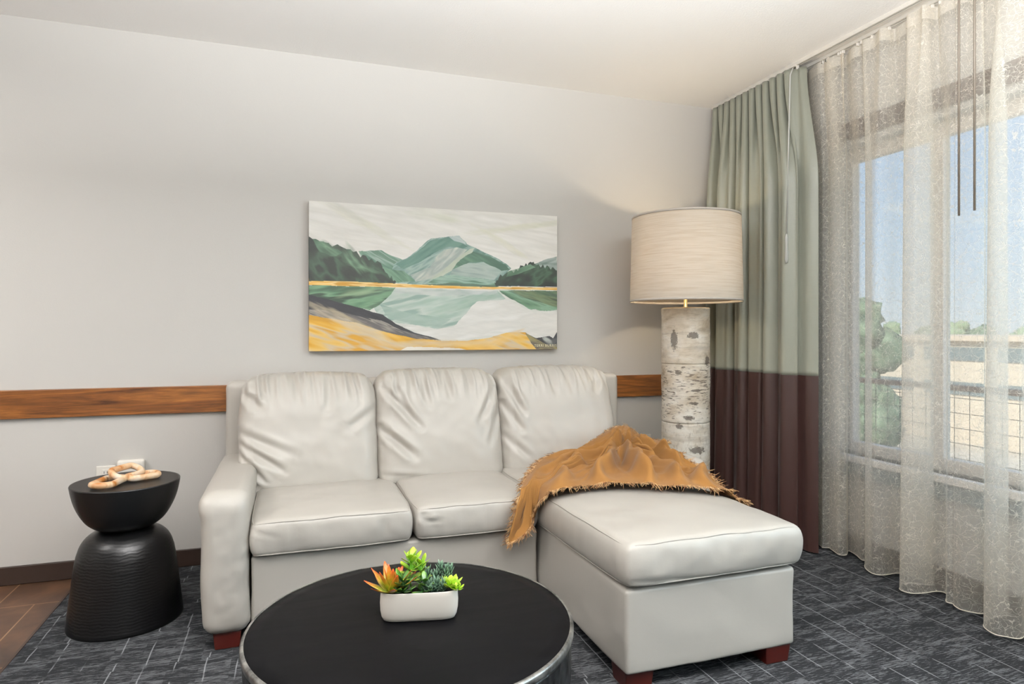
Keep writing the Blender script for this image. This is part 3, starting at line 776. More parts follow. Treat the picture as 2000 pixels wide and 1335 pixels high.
def foot(x, y, s=.085, h=.066):
    V = []
    for z, k in ((0, .88), (h, 1)):
        for dx, dy in ((-1, -1), (1, -1), (1, 1), (-1, 1)): V.append((x + dx * s / 2 * k, y + dy * s / 2 * k, z))
    F = [(3, 2, 1, 0), (4, 5, 6, 7)] + [(i, (i + 1) % 4, (i + 1) % 4 + 4, i + 4) for i in range(4)]
    bevel(mesh('foot', V, F, M['foot'], sofa, smooth=False), .003)
for (x, y, s) in ((-.235, 2.74, .10), (-.235, 3.56, .09), (1.12, 1.985, .11), (1.69, 1.975, .11), (1.87, 2.76, .08), (1.87, 3.56, .09)): foot(x, y, s)

# ------------------------------------------------------------------ throw blanket
def throw_blanket():
    r_ = empty('throw_blanket', (1.45, 2.8, .5))
    tag(r_, 'caramel wool throw with frayed edges bunched over the chaise and right sofa arm', 'blanket')
    G = np.array((1.615, 2.98, .60))
    # outline of the cloth, running round from the corner against the back cushion
    per = [(1.725, 3.18, .688), (1.66, 3.19, .672), (1.56, 3.19, .62), (1.44, 3.20, .565), (1.32, 3.16, .53), (1.19, 3.05, .515), (1.09, 2.90, .515),
           (1.00, 2.76, .512), (.935, 2.655, .495), (.905, 2.632, .43), (.875, 2.625, .315), (.945, 2.628, .335), (.99, 2.63, .385), (1.003, 2.605, .46), (1.03, 2.52, .525),
           (1.13, 2.515, .532), (1.20, 2.50, .532), (1.29, 2.48, .532), (1.40, 2.43, .534), (1.50, 2.37, .534), (1.60, 2.33, .534), (1.70, 2.31, .532), (1.80, 2.27, .50), (1.835, 2.32, .475), (1.845, 2.45, .50), (1.86, 2.60, .55),
           (1.80, 2.72, .60), (1.74, 2.84, .615), (1.80, 2.94, .612), (1.90, 3.00, .60), (1.895, 3.10, .612), (1.85, 3.16, .625), (1.79, 3.19, .672)]
    ring = catmull(per, 12, closed=True); N = len(ring); K = 44
    def support(x, y):
        z = .0
        if -.15 < x < 1.04 and y > 2.642: z = .510
        if 1.008 <= x < 1.79 and y > 1.88:
            z = .522 + .026 * max(0, 1 - ((x - 1.41) / .37) ** 2)
        if x >= 1.775 and y > 2.69: z = .600 * 1.0
        return z
    def smooth_support(x, y):
        return sum(support(x + dx, y + dy) for dx in (-.02, 0, .02) for dy in (-.02, 0, .02)) / 9
    V = []
    rg = random.Random(5)
    ridges = [([(1.60, 3.03), (1.35, 3.0), (1.10, 2.80), (.955, 2.62)], .042, .030), ([(1.60, 3.0), (1.36, 2.92), (1.19, 2.74), (1.07, 2.52)], .060, .030),
              ([(1.57, 2.97), (1.44, 2.80), (1.33, 2.62), (1.27, 2.46)], .056, .034),
              ([(1.62, 2.96), (1.54, 2.76), (1.50, 2.58), (1.43, 2.40)], .066, .028), ([(1.64, 2.96), (1.66, 2.74), (1.62, 2.52), (1.57, 2.35)], .044, .036),
              ([(1.67, 2.98), (1.77, 2.76), (1.76, 2.55), (1.70, 2.34)], .060, .030), ([(1.62, 3.02), (1.52, 3.12), (1.45, 3.19)], .040, .025),
              ([(1.66, 3.02), (1.78, 3.07), (1.86, 3.10)], .026, .026), ([(1.60, 2.99), (1.40, 3.06), (1.25, 3.08)], .034, .024),
              ([(1.02, 2.66), (.93, 2.63)], .010, .03)]
    ridges = [([np.array(p) for p in catmull(r0, 5)], H_, w_) for (r0, H_, w_) in ridges]
    def ridge_h(x, y):
        tot = 0; mx_ = 0
        wn = noise.noise(Vector((x * 6.5, y * 6.5, 1.7))); wm = noise.noise(Vector((x * 6.5, y * 6.5, 9.1)))
        amp_ = .75 + .9 * noise.noise(Vector((x * 4, y * 4, 4.4))); x += .055 * wn; y += .055 * wm
        for (P_, H_, w_) in ridges:
            best = 9; kb = 0; n_ = len(P_) - 1
            for q_ in range(n_):
                ax, ay = P_[q_]; bx, by = P_[q_ + 1]; dx, dy = bx - ax, by - ay
                k = max(0, min(1, ((x - ax) * dx + (y - ay) * dy) / (dx * dx + dy * dy + 1e-9)))
                d = math.hypot(x - ax - k * dx, y - ay - k * dy)
                if d < best: best = d; kb = (q_ + k) / n_
            w2 = w_ * (.55 + .5 * kb)
            h = 1.3 * H_ * (1 - .60 * max(0, kb - .75) / .25) * math.exp(-(best / w2) ** 1.7)
            tot += h; mx_ = max(mx_, h)
        return (mx_ + .25 * (tot - mx_)) * max(.35, min(1.25, amp_ + .15))
    for j in range(K + 1):
        s = (j / K)
        for i, p in enumerate(ring):
            a = i / N * 2 * PI
            q = G + (p - G) * (s ** .9)
            # sideways swirl of the folds near the gather
            sw = .012 * math.sin(a * 3 + 1.3) * math.sin(PI * s)
            d = p - G; L = math.hypot(d[0], d[1]) + 1e-6
            q = q + np.array((-d[1] / L, d[0] / L, 0)) * sw * .7
            base = smooth_support(q[0], q[1]) + .016
            zl = q[2] if p[2] < .48 else p[2] + (G[2] - p[2]) * (1 - s) ** 2.4
            z = max(zl, base) if s < .999 or base < .2 else max(zl, base)
            if base < .1: z = zl
            # radial folds: sharp ridges near the middle, wide soft ones outside
            ph = a + .25 * math.sin(2 * a + 4 * s)
            f1 = abs(math.cos(ph * 5.5 + .8 * math.sin(a * 2.0) + 1.5 * s)) ** .75
            f2 = abs(math.cos(ph * 12.5 + 2.1 + 2.8 * s)) ** .8
            env = math.sin(PI * min(1, s * .5 + .12)) ** .7 * (1 - s ** 6) * min(1, s * 5)
            lump = .040 * math.exp(-((s - .12) / .16) ** 2)
            hgt = .012 * f2 * env * (1 - s) + .006 * f1 * env + min(1, s * 9) * (1 - .8 * s ** 8) * ridge_h(q[0], q[1]) + .030 * math.exp(-((s - .10) / .12) ** 2) * (.6 + .8 * fbm(math.cos(a) * 2, math.sin(a) * 2, s * 4))
            rdg = max(0, 1 - 2.6 * abs(noise.noise(Vector((math.cos(a) * 5.5, math.sin(a) * 5.5, s * 2.3 + 7)))))
            hgt += .010 * rdg ** 2 * env + .012 * fbm(q[0] * 9, q[1] * 9, 3) * (1 - s) + .004 * f1 * s
            if 9 / 33 < i / N < 13 / 33 and s > .5: hgt *= .8
            hang = .016 if (q[1] < 2.72 and q[0] < .995) else 0
            V.append((q[0], q[1] - hgt * .25 - hang, z + hgt))
    F = []
    for j in range(K):
        for i in range(N):
            k = (i + 1) % N; F.append((j * N + i, (j + 1) * N + i, (j + 1) * N + k, j * N + k))
    o = mesh('cloth', V, F, M['throw'], r_)
    sm = o.modifiers.new('smooth', 'SMOOTH'); sm.factor = .5; sm.iterations = 2
    so = o.modifiers.new('solid', 'SOLIDIFY'); so.thickness = .003; so.offset = 1
    # frayed strands
    mb = MB(); edge = [Vector(v) for v in V[K * N:(K + 1) * N]]; inner = [Vector(v) for v in V[(K - 3) * N:(K - 2) * N]]
    for i in range(N):
        for rep in range(4):
            f = rg.random(); p = edge[i].lerp(edge[(i + 1) % N], f)
            out = (edge[i] - inner[i]); out = out.normalized() if out.length > 1e-5 else Vector((0, -1, 0))
            tdir = (edge[(i + 1) % N] - edge[i]).normalized()
            L = rg.uniform(.014, .040)
            d = (out + tdir * rg.uniform(-.8, .8) + Vector((0, 0, rg.uniform(-.25, .55)))).normalized()
            curl = Vector((rg.uniform(-1, 1), rg.uniform(-1, 1), rg.uniform(-.6, .4))) * .007
            pts = [p - out * .006 + Vector((0, 0, .002)), p + d * L * .5 + Vector((0, 0, .003)), p + d * L + curl]
            V2, F2 = tube(pts, [.0015, .0013, .0007], 3, caps=False); mb.add(V2, F2)
    mb.build('fringe', M['fringe'], r_)
throw_blanket()

# ------------------------------------------------------------------ coffee table
ct = empty('coffee_table', (.319, 1.787, 0)); tag(ct, 'low round black drum coffee table with hammered metal sides and a worn steel rim', 'coffee table')
cc_ = (.319, 1.787, 0); RT = .446
V, F = lathe([(RT - .10, .005), (RT - .075, .004), (RT - .05, .02), (RT - .028, .08), (RT - .014, .16), (RT - .008, .24), (RT - .007, .33), (RT - .006, .385), (RT - .004, .398)], cc_, 128)
mesh('drum', V, F, M['hammer'], ct)
V, F = lathe([(RT - .010, .398), (RT - .001, .399), (RT, .404), (RT, .414), (RT - .003, .4185), (RT - .007, .4195), (RT - .010, .4190)], cc_, 128, cap0=False, cap1=False)
mesh('rim', V, F, M['rim'], ct)
V, F = lathe([(RT - .012, .400), (RT - .0095, .4165), (RT - .012, .4190), (RT - .05, .4195), (RT * .5, .4198), (.02, .4198)], cc_, 128)
mesh('tabletop', V, F, M['btop'], ct)

# ------------------------------------------------------------------ side table
sx0, sy0 = -.666, 3.124
st = empty('side_table', (sx0, sy0, 0)); tag(st, 'black sculptural hourglass side table with bowl-shaped top, left of the sofa', 'side table')
prof = [(.2154, 0), (.2158, .012), (.2135, .03), (.208, .08), (.201, .14), (.194, .20), (.187, .255), (.178, .30), (.165, .335), (.146, .360), (.122, .377), (.105, .385), (.092, .390)]
prof = [tuple(p) for p in catmull(prof, 4)]
V, F = lathe(prof, (sx0, sy0, 0), 128, fn=lambda r, z, a: r + .0005 * math.sin(z * 190 + 3 * math.sin(a * 3) + 2 * math.sin(a * 5 + 1)) * sstep(.02, .08, z) * (1 - sstep(.28, .36, z)))
mesh('base', V, F, M['bside'], st)
prof = [(.09, .385), (.098, .391), (.122, .404), (.145, .424), (.163, .450), (.179, .482), (.191, .515), (.199, .548), (.2035, .574), (.2044, .580), (.2030, .5835), (.196, .5828), (.15, .582), (.01, .5818)]
prof = [tuple(p) for p in catmull(prof[:10], 4)] + prof[10:]
V, F = lathe(prof, (sx0, sy0, 0), 128); mesh('bowl_top', V, F, M['bsmooth'], st)

# ------------------------------------------------------------------ wooden chain
m, t, b = mat('pale_mango_wood', '#cba679', .45)
v_ = t.mapping(coords(t), scale=(9, 9, 6)); n1 = t.noise(v_, 1.2, 4, .5, .8)
t.link(t.ramp(n1, [(.36, '#a8682a'), (.47, '#d3b08a'), (.6, '#ded0c0')]), b.inputs['Base Color']); M['mango'] = m
def stadium(c, L, wd, r, ux, uy, uz_lift=None, n=64):
    ux = Vector(ux).normalized(); uy = (Vector(uy) - ux * Vector(uy).dot(ux)).normalized()
    pts = []; hl = L / 2 - wd / 2
    for k in range(n):
        a = 2 * PI * k / n
        x = math.cos(a); y = math.sin(a)
        px = math.copysign(hl, x) * min(1, abs(x) * 2.2) + x * wd / 2; py = math.copysign(min(1, abs(y) * 1.15), y) * wd / 2
        pts.append(Vector(c) + ux * px + uy * py)
    return tube(pts, r, 14, closed=True)
ch = empty('wooden_chain', (-.65, 3.13, .583)); tag(ch, 'pale three-link carved wooden chain lying on the black side table', 'decorative chain')
rl = .0125
for (c, ux, uy, L_, w_) in (((-.716, 3.058, .5985), (.22, .98, 0), (-.98, .22, 0), .150, .078),
                            ((-.668, 3.140, .6190), (.52, .82, .03), (-.60, .30, .32), .130, .066),
                            ((-.608, 3.140, .5985), (.86, .50, 0), (-.50, .86, 0), .118, .074)):
    V, F = stadium(c, L_, w_, .0132, ux, uy); mesh('link', V, F, M['mango'], ch)

# ------------------------------------------------------------------ floor lamp
lx, ly = 2.188, 3.25
lamp = empty('floor_lamp', (lx, ly, 0)); tag(lamp, 'tall floor lamp with a birch log column and cream drum shade, lit', 'floor lamp')
m, t, b = mat('birch_bark', '#d6cfc3', .8)
co = coords(t)
geo = t.new('ShaderNodeNewGeometry')
sp = t.new('ShaderNodeSeparateXYZ'); t.link(co, sp.inputs[0])
big = t.noise(t.mapping(co, scale=(5, 5, 9)), 1.0, 5, .6, .4)
basec = t.ramp(big, [(.32, '#a3937d'), (.45, '#cabfae'), (.6, '#ded8cd')])
band = t.ramp(t.noise(t.mapping(co, scale=(4, 4, 26)), 1, 4, .6), [(.52, 0.0), (.66, .45)])
basec = t.mix(band, basec, '#8d8172')
lent = t.noise(t.mapping(co, scale=(26, 26, 150)), 1.0, 3, .55)
lm = t.ramp(lent, [(.56, 0.0), (.62, 1.0)])
mid = t.math('MULTIPLY', t.math('GREATER_THAN', sp.outputs['Z'], .72), t.math('LESS_THAN', sp.outputs['Z'], 1.02))
lm = t.math('MULTIPLY', lm, t.math('ADD', t.math('MULTIPLY', mid, .75), .15))
basec = t.mix(lm, basec, '#4d4238')
# vertical flaking on the lowest log
flk = t.ramp(t.noise(t.mapping(co, scale=(60, 60, 22)), 1, 4, .7), [(.55, 0.0), (.66, .55)])
lowm = t.math('LESS_THAN', sp.outputs['Z'], .705)
basec = t.mix(t.math('MULTIPLY', flk, lowm), basec, '#8a7b68')
kmask = None
Rl = .1385
for (x, z, rx, rz) in ((2.150, 1.196, .036, .020), (2.066, 1.17, .022, .06), (2.08, .985, .022, .012), (2.165, .884, .034, .008), (2.155, .811, .026, .009), (2.128, .728, .033, .014), (2.085, .680, .024, .016), (2.175, .545, .05, .022), (2.25, 1.05, .03, .03), (2.2, .3, .04, .03), (2.1, .18, .04, .02)):
    yy = -math.sqrt(max(0, Rl ** 2 - (x - lx) ** 2))
    vm = t.new('ShaderNodeVectorMath', operation='SUBTRACT'); t.link(co, vm.inputs[0]); vm.inputs[1].default_value = (x - lx, yy, z)
    vs = t.new('ShaderNodeVectorMath', operation='MULTIPLY'); t.link(vm.outputs[0], vs.inputs[0]); vs.inputs[1].default_value = (1 / rx, 1 / rx, 1 / rz)
    ln_ = t.new('ShaderNodeVectorMath', operation='LENGTH'); t.link(vs.outputs[0], ln_.inputs[0])
    kk = t.ramp(t.math('ADD', ln_.outputs['Value'], t.math('MULTIPLY', t.math('SUBTRACT', t.noise(t.mapping(co, scale=(1, 1, 1.6)), 70, 4, .7), .5), 2.2)), [(.75, 1.0), (1.0, 0.0)])
    kmask = kk if kmask is None else t.math('MAXIMUM', kmask, kk)
basec = t.mix(t.math('MULTIPLY', kmask, .85), basec, '#3a3128')
t.link(basec, b.inputs['Base Color'])
h_ = t.math('ADD', t.math('MULTIPLY', kmask, -1.0), t.math('ADD', big, lm)); t.link(t.bump(h_, .5, .004), b.inputs['Normal']); M['birch'] = m
def logfn(sd):
    return lambda r, z, a: r + .0022 * fbm(math.cos(a) * 2 + sd, math.sin(a) * 2, z * 9) + .0012 * fbm(math.cos(a) * 9, math.sin(a) * 9 + sd, z * 40)
for (z0, z1, sd, rr) in ((.03, .3655, 8, .1375), (.3665, .6945, 1, .137), (.6955, 1.0325, 2, .1385), (1.0335, 1.355, 3, .1378)):
    pr = [(rr - .003, z0), (rr, z0 + .003)] + [(rr, z) for z in np.linspace(z0 + .01, z1 - .01, 30)] + [(rr, z1 - .003), (rr - .003, z1)]
    V, F = lathe(pr, (lx, ly, 0), 96, fn=logfn(sd)); mesh('birch_log', V, F, M['birch'], lamp)
V, F = lathe([(.128, 0), (.132, .004), (.132, .026), (.128, .030)], (lx, ly, 0), 64); mesh('base_plate', V, F, M['bsmooth'], lamp)
m, t, b = mat('cut_log_top', '#a8895a', .7); M['logtop'] = m
V, F = lathe([(.1335, 1.353), (.1335, 1.3575), (.03, 1.358)], (lx, ly, 0), 64); mesh('log_cap', V, F, M['logtop'], lamp)
V, F = lathe([(.022, 1.357), (.022, 1.362), (.0105, 1.364), (.0105, 1.60), (.017, 1.602), (.017, 1.655), (.014, 1.66)], (lx, ly, 0), 32); mesh('stem', V, F, M['brass'], lamp)
V, F = lathe([(.010, 1.66), (.012, 1.672), (.024, 1.690), (.029, 1.708), (.026, 1.728), (.015, 1.742), (.004, 1.747)], (lx, ly, 0), 32); mesh('bulb', V, F, M['bulb'], lamp)
ZB, ZT, RB, RTp = 1.392, 1.890, .3215, .3095
V = []; F = []
n = 128
pr = [(RB, ZB), (RTp, ZT), (RTp - .0015, ZT), (RB - .0015, ZB)]
V, F = lathe(pr + [pr[0]], (lx, ly, 0), n, cap0=False, cap1=False)
shade = mesh('lamp_shade', V, F, M['shade'], lamp)
for z, r in ((ZB, RB), (ZT, RTp)):
    zs = (z, z + .012) if z == ZB else (z - .012, z)
    V, F = lathe([(r - .0028, zs[0]), (r + .0012, zs[0]), (r + .0012, zs[1]), (r - .0028, zs[1]), (r - .0028, zs[0])], (lx, ly, 0), n, cap0=False, cap1=False)
    mesh('shade_binding', V, F, M['trimband'], shade)
mb = MB()
for k in range(3):
    a = 2 * PI * k / 3 + .4
    mb.add(*tube([(lx + .012 * math.cos(a), ly + .012 * math.sin(a), 1.80), (lx + (RTp - .003) * math.cos(a), ly + (RTp - .003) * math.sin(a), ZT - .012)], .002, 6))
for s in (-1, 1):
    mb.add(*tube(catmull([(lx + s * .018, ly, 1.60), (lx + s * .055, ly, 1.66), (lx + s * .055, ly, 1.74), (lx + s * .01, ly, 1.80)], 6), .002, 6))
mb.build('shade_harp', M['brass'], lamp)
pl = bpy.data.lights.new('lamp_light', 'POINT'); pl.energy = 32; pl.shadow_soft_size = .035; pl.color = (1, .80, .55)
plo = bpy.data.objects.new('lamp_light', pl); C.objects.link(plo); plo.parent = lamp; plo.location = (0, 0, 1.705)
M['bulb'].node_tree.nodes  # the bulb glass lets its own light out
for o in [x for x in lamp.children if x.name.startswith('bulb')]: pass

# ------------------------------------------------------------------ curtain track and curtains
tr_ = empty('curtain_track', (2.70, 1.5, ZC)); tag(tr_, 'slim grey double curtain track screwed to the ceiling above the window', 'curtain track')
def trackpiece(xc, name):
    mb = MB()
    mb.add(*box(xc - .014, xc + .014, -.9, 3.69, ZC - .004, ZC)); mb.add(*box(xc - .014, xc - .011, -.9, 3.69, ZC - .020, ZC - .004))
    mb.add(*box(xc + .011, xc + .014, -.9, 3.69, ZC - .020, ZC - .004)); mb.add(*box(xc - .011, xc - .004, -.9, 3.69, ZC - .020, ZC - .017)); mb.add(*box(xc + .004, xc + .011, -.9, 3.69, ZC - .020, ZC - .017))
    mb.build(name, M['track'], tr_, smooth=False)
trackpiece(2.705, 'rail'); trackpiece(2.79, 'rail')

def cloth_strip(name, P_top, P_mid, P_bot, zt, zb, rows, m, parent, kz=lambda s: s, zsplit=None):
    """columns of control curves (same count): top, mid, bottom in XY"""
    n = len(P_top); V = []; uv = []
    mid = np.array(P_mid); L = np.concatenate([[0], np.cumsum(np.hypot(*(np.diff(mid[:, :2], axis=0).T)))])
    for j in range(rows + 1):
        s = j / rows; z = zt + (zb - zt) * s
        for i in range(n):
            a = np.array(P_top[i][:2]); b_ = np.array(P_mid[i][:2]); c_ = np.array(P_bot[i][:2])
            if s < .25:
                k = s / .25; k = k * k * (3 - 2 * k); p = a * (1 - k) + b_ * k
            else:
                k = (s - .25) / .75; p = b_ * (1 - k) + c_ * k
            V.append((p[0], p[1], z)); uv.append((L[i], z))
    F = [(j * n + i, j * n + i + 1, (j + 1) * n + i + 1, (j + 1) * n + i) for j in range(rows) for i in range(n - 1)]
    return V, F, uv
# blackout curtain, stacked open in the corner
bo = empty('blackout_curtain', (2.68, 3.3, 0)); tag(bo, 'heavy pleated curtain, sage green above and dark brown below, gathered in the corner', 'curtain')
NB = 420
tops = []; mids = []; bots = []
for i in range(NB + 1):
    k = i / NB
    # from the corner to the leading edge; pleats even at the top
    y = 3.67 - k * .78
    ph = k * 13.0
    hx = .034 * math.sin(2 * PI * ph); px_ = 2.69 + hx
    if k > .93: px_ = 2.69 + .02 * (k - .93) / .07
    tops.append((px_, y + .010 * math.sin(4 * PI * ph)))
    kk = k * .80 if k < .8 else .64 + (k - .8) * 1.8
    ym = 3.67 - .80 * k - .10 * k * k
    ph2 = 6.5 * k + .22 * math.sin(9 * k + 1)
    A = .050 + .014 * math.sin(7 * k)
    xm = 2.672 + A * (1 - 2 * abs(math.sin(PI * ph2)) ** .7) + .016 * math.sin(2 * PI * 13 * k)
    xb = 2.655 + (A + .010) * (1 - 2 * abs(math.sin(PI * ph2 + .12)) ** .7) + .007 * math.sin(2 * PI * 13 * k + 1)
    yb_ = 3.67 - .80 * k - .12 * k * k
    mids.append((xm, ym + .012 * math.sin(2 * PI * ph2))); bots.append((xb, yb_ + .012 * math.sin(2 * PI * ph2)))
# leading panel: from a deep back fold comes a flat return facing the room
def blend_lead(L, x0, y0, x1, y1, k0):
    for i in range(NB + 1):
        k = i / NB
        if k > k0:
            s = (k - k0) / (1 - k0); a = L[int(k0 * NB)]
            w_ = min(1, s * 5)
            tx = x0 + (x1 - x0) * s + .012 * math.sin(s * PI * 2.0); ty = y0 + (y1 - y0) * s
            L[i] = (L[i][0] * (1 - w_) + tx * w_, L[i][1] * (1 - w_) + ty * w_)
blend_lead(tops, 2.675, 2.94, 2.735, 2.885, .90)
blend_lead(mids, 2.655, 2.93, 2.735, 2.80, .88)
blend_lead(bots, 2.650, 2.92, 2.715, 2.78, .88)
tags = []
V, F, uv = cloth_strip('c', tops, mids, bots, 2.705, .012, 90, None, None)
n1 = NB + 1; ZS = .975
# cut the same cloth at the colour seam: two panels
rows = 90; zt, zb = 2.705, .012; js = round((zt - ZS) / (zt - zb) * rows)
Vt = V[:(js + 1) * n1]; Ft = [f for f in F if max(f) < (js + 1) * n1]
Vt = [(a, b_, c_ if (idx // n1) < js else ZS) for idx, (a, b_, c_) in enumerate(Vt)]
Vb = [(a, b_, c_ if (idx) >= n1 else ZS) for idx, (a, b_, c_) in enumerate(V[js * n1:])]
Fb = [tuple(q - js * n1 for q in f) for f in F if min(f) >= js * n1]
o = mesh('upper_panel', Vt, Ft, M['sage'], bo); so = o.modifiers.new('s', 'SOLIDIFY'); so.thickness = .002; so.offset = 0
o['label'] = 'sage green silky upper part'
o = mesh('lower_panel', Vb, Fb, M['brown'], bo); so = o.modifiers.new('s', 'SOLIDIFY'); so.thickness = .002; so.offset = 0; so.use_rim = False
o['label'] = 'dark brown lower part'
for k in range(14):
    y = 3.66 - k * .0565 - .002
    mb = MB(); mb.add(*box(2.698, 2.712, y - .004, y + .004, 2.700, 2.7225)); mb.add(*box(2.676, 2.690, y - .012, y + .012, 2.712, 2.716)); mb.add(*box(2.69, 2.70, y - .003, y + .003, 2.712, 2.716))
    mb.build('glider', M['plastic'], bo, smooth=False)
wd = MB(); wp = (2.655, 2.925)
wd.add(*tube([(wp[0] + .02, wp[1], 2.705), (wp[0], wp[1], 2.66), (wp[0] - .035, wp[1] - .01, 1.76)], .0045, 8))
wd.add(*tube([(wp[0] - .035, wp[1] - .01, z) for z in (1.765, 1.745, 1.70, 1.62, 1.60)], [.005, .010, .0075, .010, .006], 10))
wd.build('pull_wand', M['wand'], bo)

# sheer curtain with irregular folds (hem follows the photograph's wave)
hem = [(2.90, 2.78), (2.895, 2.88), (2.88, 2.96), (2.852, 2.975), (2.797, 2.848), (2.788, 2.823), (2.829, 2.801), (2.862, 2.775), (2.835, 2.84), (2.800, 2.762), (2.782, 2.704), (2.815, 2.690), (2.877, 2.735), (2.866, 2.677), (2.83, 2.60), (2.875, 2.585), (2.80, 2.555),
       (2.746, 2.504), (2.721, 2.439), (2.752, 2.407), (2.852, 2.398), (2.872, 2.31), (2.865, 2.235), (2.78, 2.29), (2.680, 2.257), (2.676, 2.204), (2.729, 2.182), (2.815, 2.175), (2.828, 2.140), (2.748, 2.082), (2.752, 2.053), (2.738, 2.036), (2.728, 1.991), (2.780, 1.940), (2.86, 1.99), (2.872, 1.90), (2.78, 1.90),
       (2.668, 1.863), (2.630, 1.797), (2.653, 1.762), (2.690, 1.735), (2.790, 1.760), (2.815, 1.66), (2.73, 1.60), (2.68, 1.52), (2.72, 1.45), (2.83, 1.46), (2.85, 1.36), (2.73, 1.27), (2.68, 1.19), (2.76, 1.13), (2.86, 1.10), (2.80, 1.0), (2.70, .93), (2.68, .85), (2.80, .80), (2.86, .72), (2.74, .62), (2.68, .55), (2.80, .48), (2.86, .38), (2.74, .28), (2.68, .2), (2.8, .12), (2.86, .02), (2.72, -.1), (2.7, -.2), (2.84, -.3), (2.84, -.42), (2.7, -.52), (2.72, -.65), (2.85, -.72)]
hemc = catmull(hem, 8); NS = len(hemc)
sh = empty('sheer_curtain', (2.78, 1.5, 0)); tag(sh, 'translucent ivory sheer curtain with curly thread embroidery, drawn across the window', 'curtain')
tp = []; md = []
y0s, y1s = 2.90, -.75
for i, p in enumerate(hemc):
    k = i / (NS - 1)
    y = p[1]
    yev = y0s + (y1s - y0s) * k
    yt_ = .35 * y + .65 * (hem[0][1] + (hem[-1][1] - hem[0][1]) * k) - .0
    yt_ = y
    fold = (p[0] - 2.765)
    pleat = .016 * math.sin(i / 8 * PI * .83 + .7)
    tp.append((2.785 + .38 * fold + pleat, yt_))
    md.append((2.778 + .85 * fold + .008 * math.sin(i / 8 * PI * .83 + .7), .9 * y + .1 * yt_))
V, F, uv = cloth_strip('s', tp, md, [tuple(p) for p in hemc], 2.712, .022, 60, None, None)
o = mesh('sheer_panel', V, F, M['sheer'], sh, uv=uv)
# header tape and rolled hem
V2 = []; 
hp = [(p[0], p[1], .0215) for p in hemc]
V2, F2 = tube(hp, .0022, 6); mesh('rolled_hem', V2, F2, M['hem'], sh)
m = sheer_mat('voile_header', .55, .25); M['header'] = m
V2, F2, uv2 = cloth_strip('h', [(a[0] - .003, a[1]) for a in tp], [(a[0] - .003, a[1]) for a in tp], [(a[0] - .003, a[1]) for a in tp], 2.716, 2.655, 2, None, None)
mesh('header_tape', V2, F2, M['header'], sh, uv=uv2)
k = 0
for i in range(4, NS - 4, 11):
    p = tp[i]; k += 1
    mb = MB(); mb.add(*box(2.783, 2.797, p[1] - .004, p[1] + .004, 2.705, 2.7225)); mb.build('glider', M['plastic'], sh, smooth=False)
for (x, y, z) in ((2.69, 1.915, 1.722), (2.695, 1.985, 1.712)):
    V, F = tube([(x + .03, y, 2.715), (x + .012, y, 2.70), (x, y, 2.66), (x, y, z)], .0046, 10); mesh('draw_rod', V, F, M['rod'], sh)

# ------------------------------------------------------------------ succulent planter
pc = (.338, 1.790); pang = math.atan2(1.757 - 1.801, .442 - .239)
zt0 = .4198
pz = empty('succulent_planter', (pc[0], pc[1], zt0)); tag(pz, 'white oblong ceramic planter of green and red-tipped succulents on the coffee table', 'planter')
ca, sa = math.cos(pang), math.sin(pang)
def loc(a, b_, z): return (pc[0] + a * ca - b_ * sa, pc[1] + a * sa + b_ * ca, zt0 + z)
def sq_ring(hx, hy, z, n=72, e=.36):
    out = []
    for k in range(n):
        a = 2 * PI * k / n; c_, s_ = math.cos(a), math.sin(a)
        out.append(loc(math.copysign(abs(c_) ** e, c_) * hx, math.copysign(abs(s_) ** .55, s_) * hy, z))
    return out
rings = [(.093, .030, .001), (.099, .035, .004), (.104, .039, .014), (.107, .041, .03), (.108, .042, .05), (.107, .0415, .068), (.1055, .0405, .079), (.1045, .0395, .0815), (.1025, .0380, .081), (.101, .0370, .078), (.1005, .0365, .060)]
V = []; F = []
for rg_ in rings: V += sq_ring(*rg_)
n = 72
for j in range(len(rings) - 1):
    for k in range(n): F.append((j * n + k, j * n + (k + 1) % n, (j + 1) * n + (k + 1) % n, (j + 1) * n + k))
F.append(tuple(reversed(range(n))))
mesh('pot', V, F, M['ceramic'], pz)
V = sq_ring(.1008, .0368, .068); F = [tuple(range(n))]
so_ = mesh('soil', V, F, M['soil'], pz, smooth=False)
def leafmat(name, base, tip, t0=.5, t1=.95):
    m, t, b = mat(name, base, .38); b.inputs['Subsurface Weight'].default_value = 0
    at = t.new('ShaderNodeUVMap'); s = t.new('ShaderNodeSeparateXYZ'); t.link(at.outputs[0], s.inputs[0])
    f = t.ramp(s.outputs['Y'], [(t0, 0.0), (t1, 1.0)])
    edge = t.ramp(t.math('ABSOLUTE', t.math('SUBTRACT', s.outputs['X'], .5)), [(.3, 0.0), (.5, .6)])
    c = t.mix(t.math('MAXIMUM', f, t.math('MULTIPLY', edge, .5)), base, tip)
    c = t.mix(.5, c, t.ramp(t.noise(coords(t), 90, 3), [(.3, .3), (.7, .7)]), 'OVERLAY')
    t.link(c, b.inputs['Base Color']); return m
M['aloe'] = leafmat('red_tipped_leaf', '#8d9a22', '#d9602a', .35, .95)
M['jade'] = leafmat('bright_green_leaf', '#5b9a1e', '#b8cf3a', .3, 1.0)
M['lime'] = leafmat('lime_leaf', '#86b91a', '#c6df4a', .3, 1.0)
M['blue'] = leafmat('blue_green_leaf', '#1c3a28', '#86a78c', .45, 1.0)
M['deep'] = leafmat('deep_green_leaf', '#1f4a1c', '#5f8a2a', .4, 1.0)
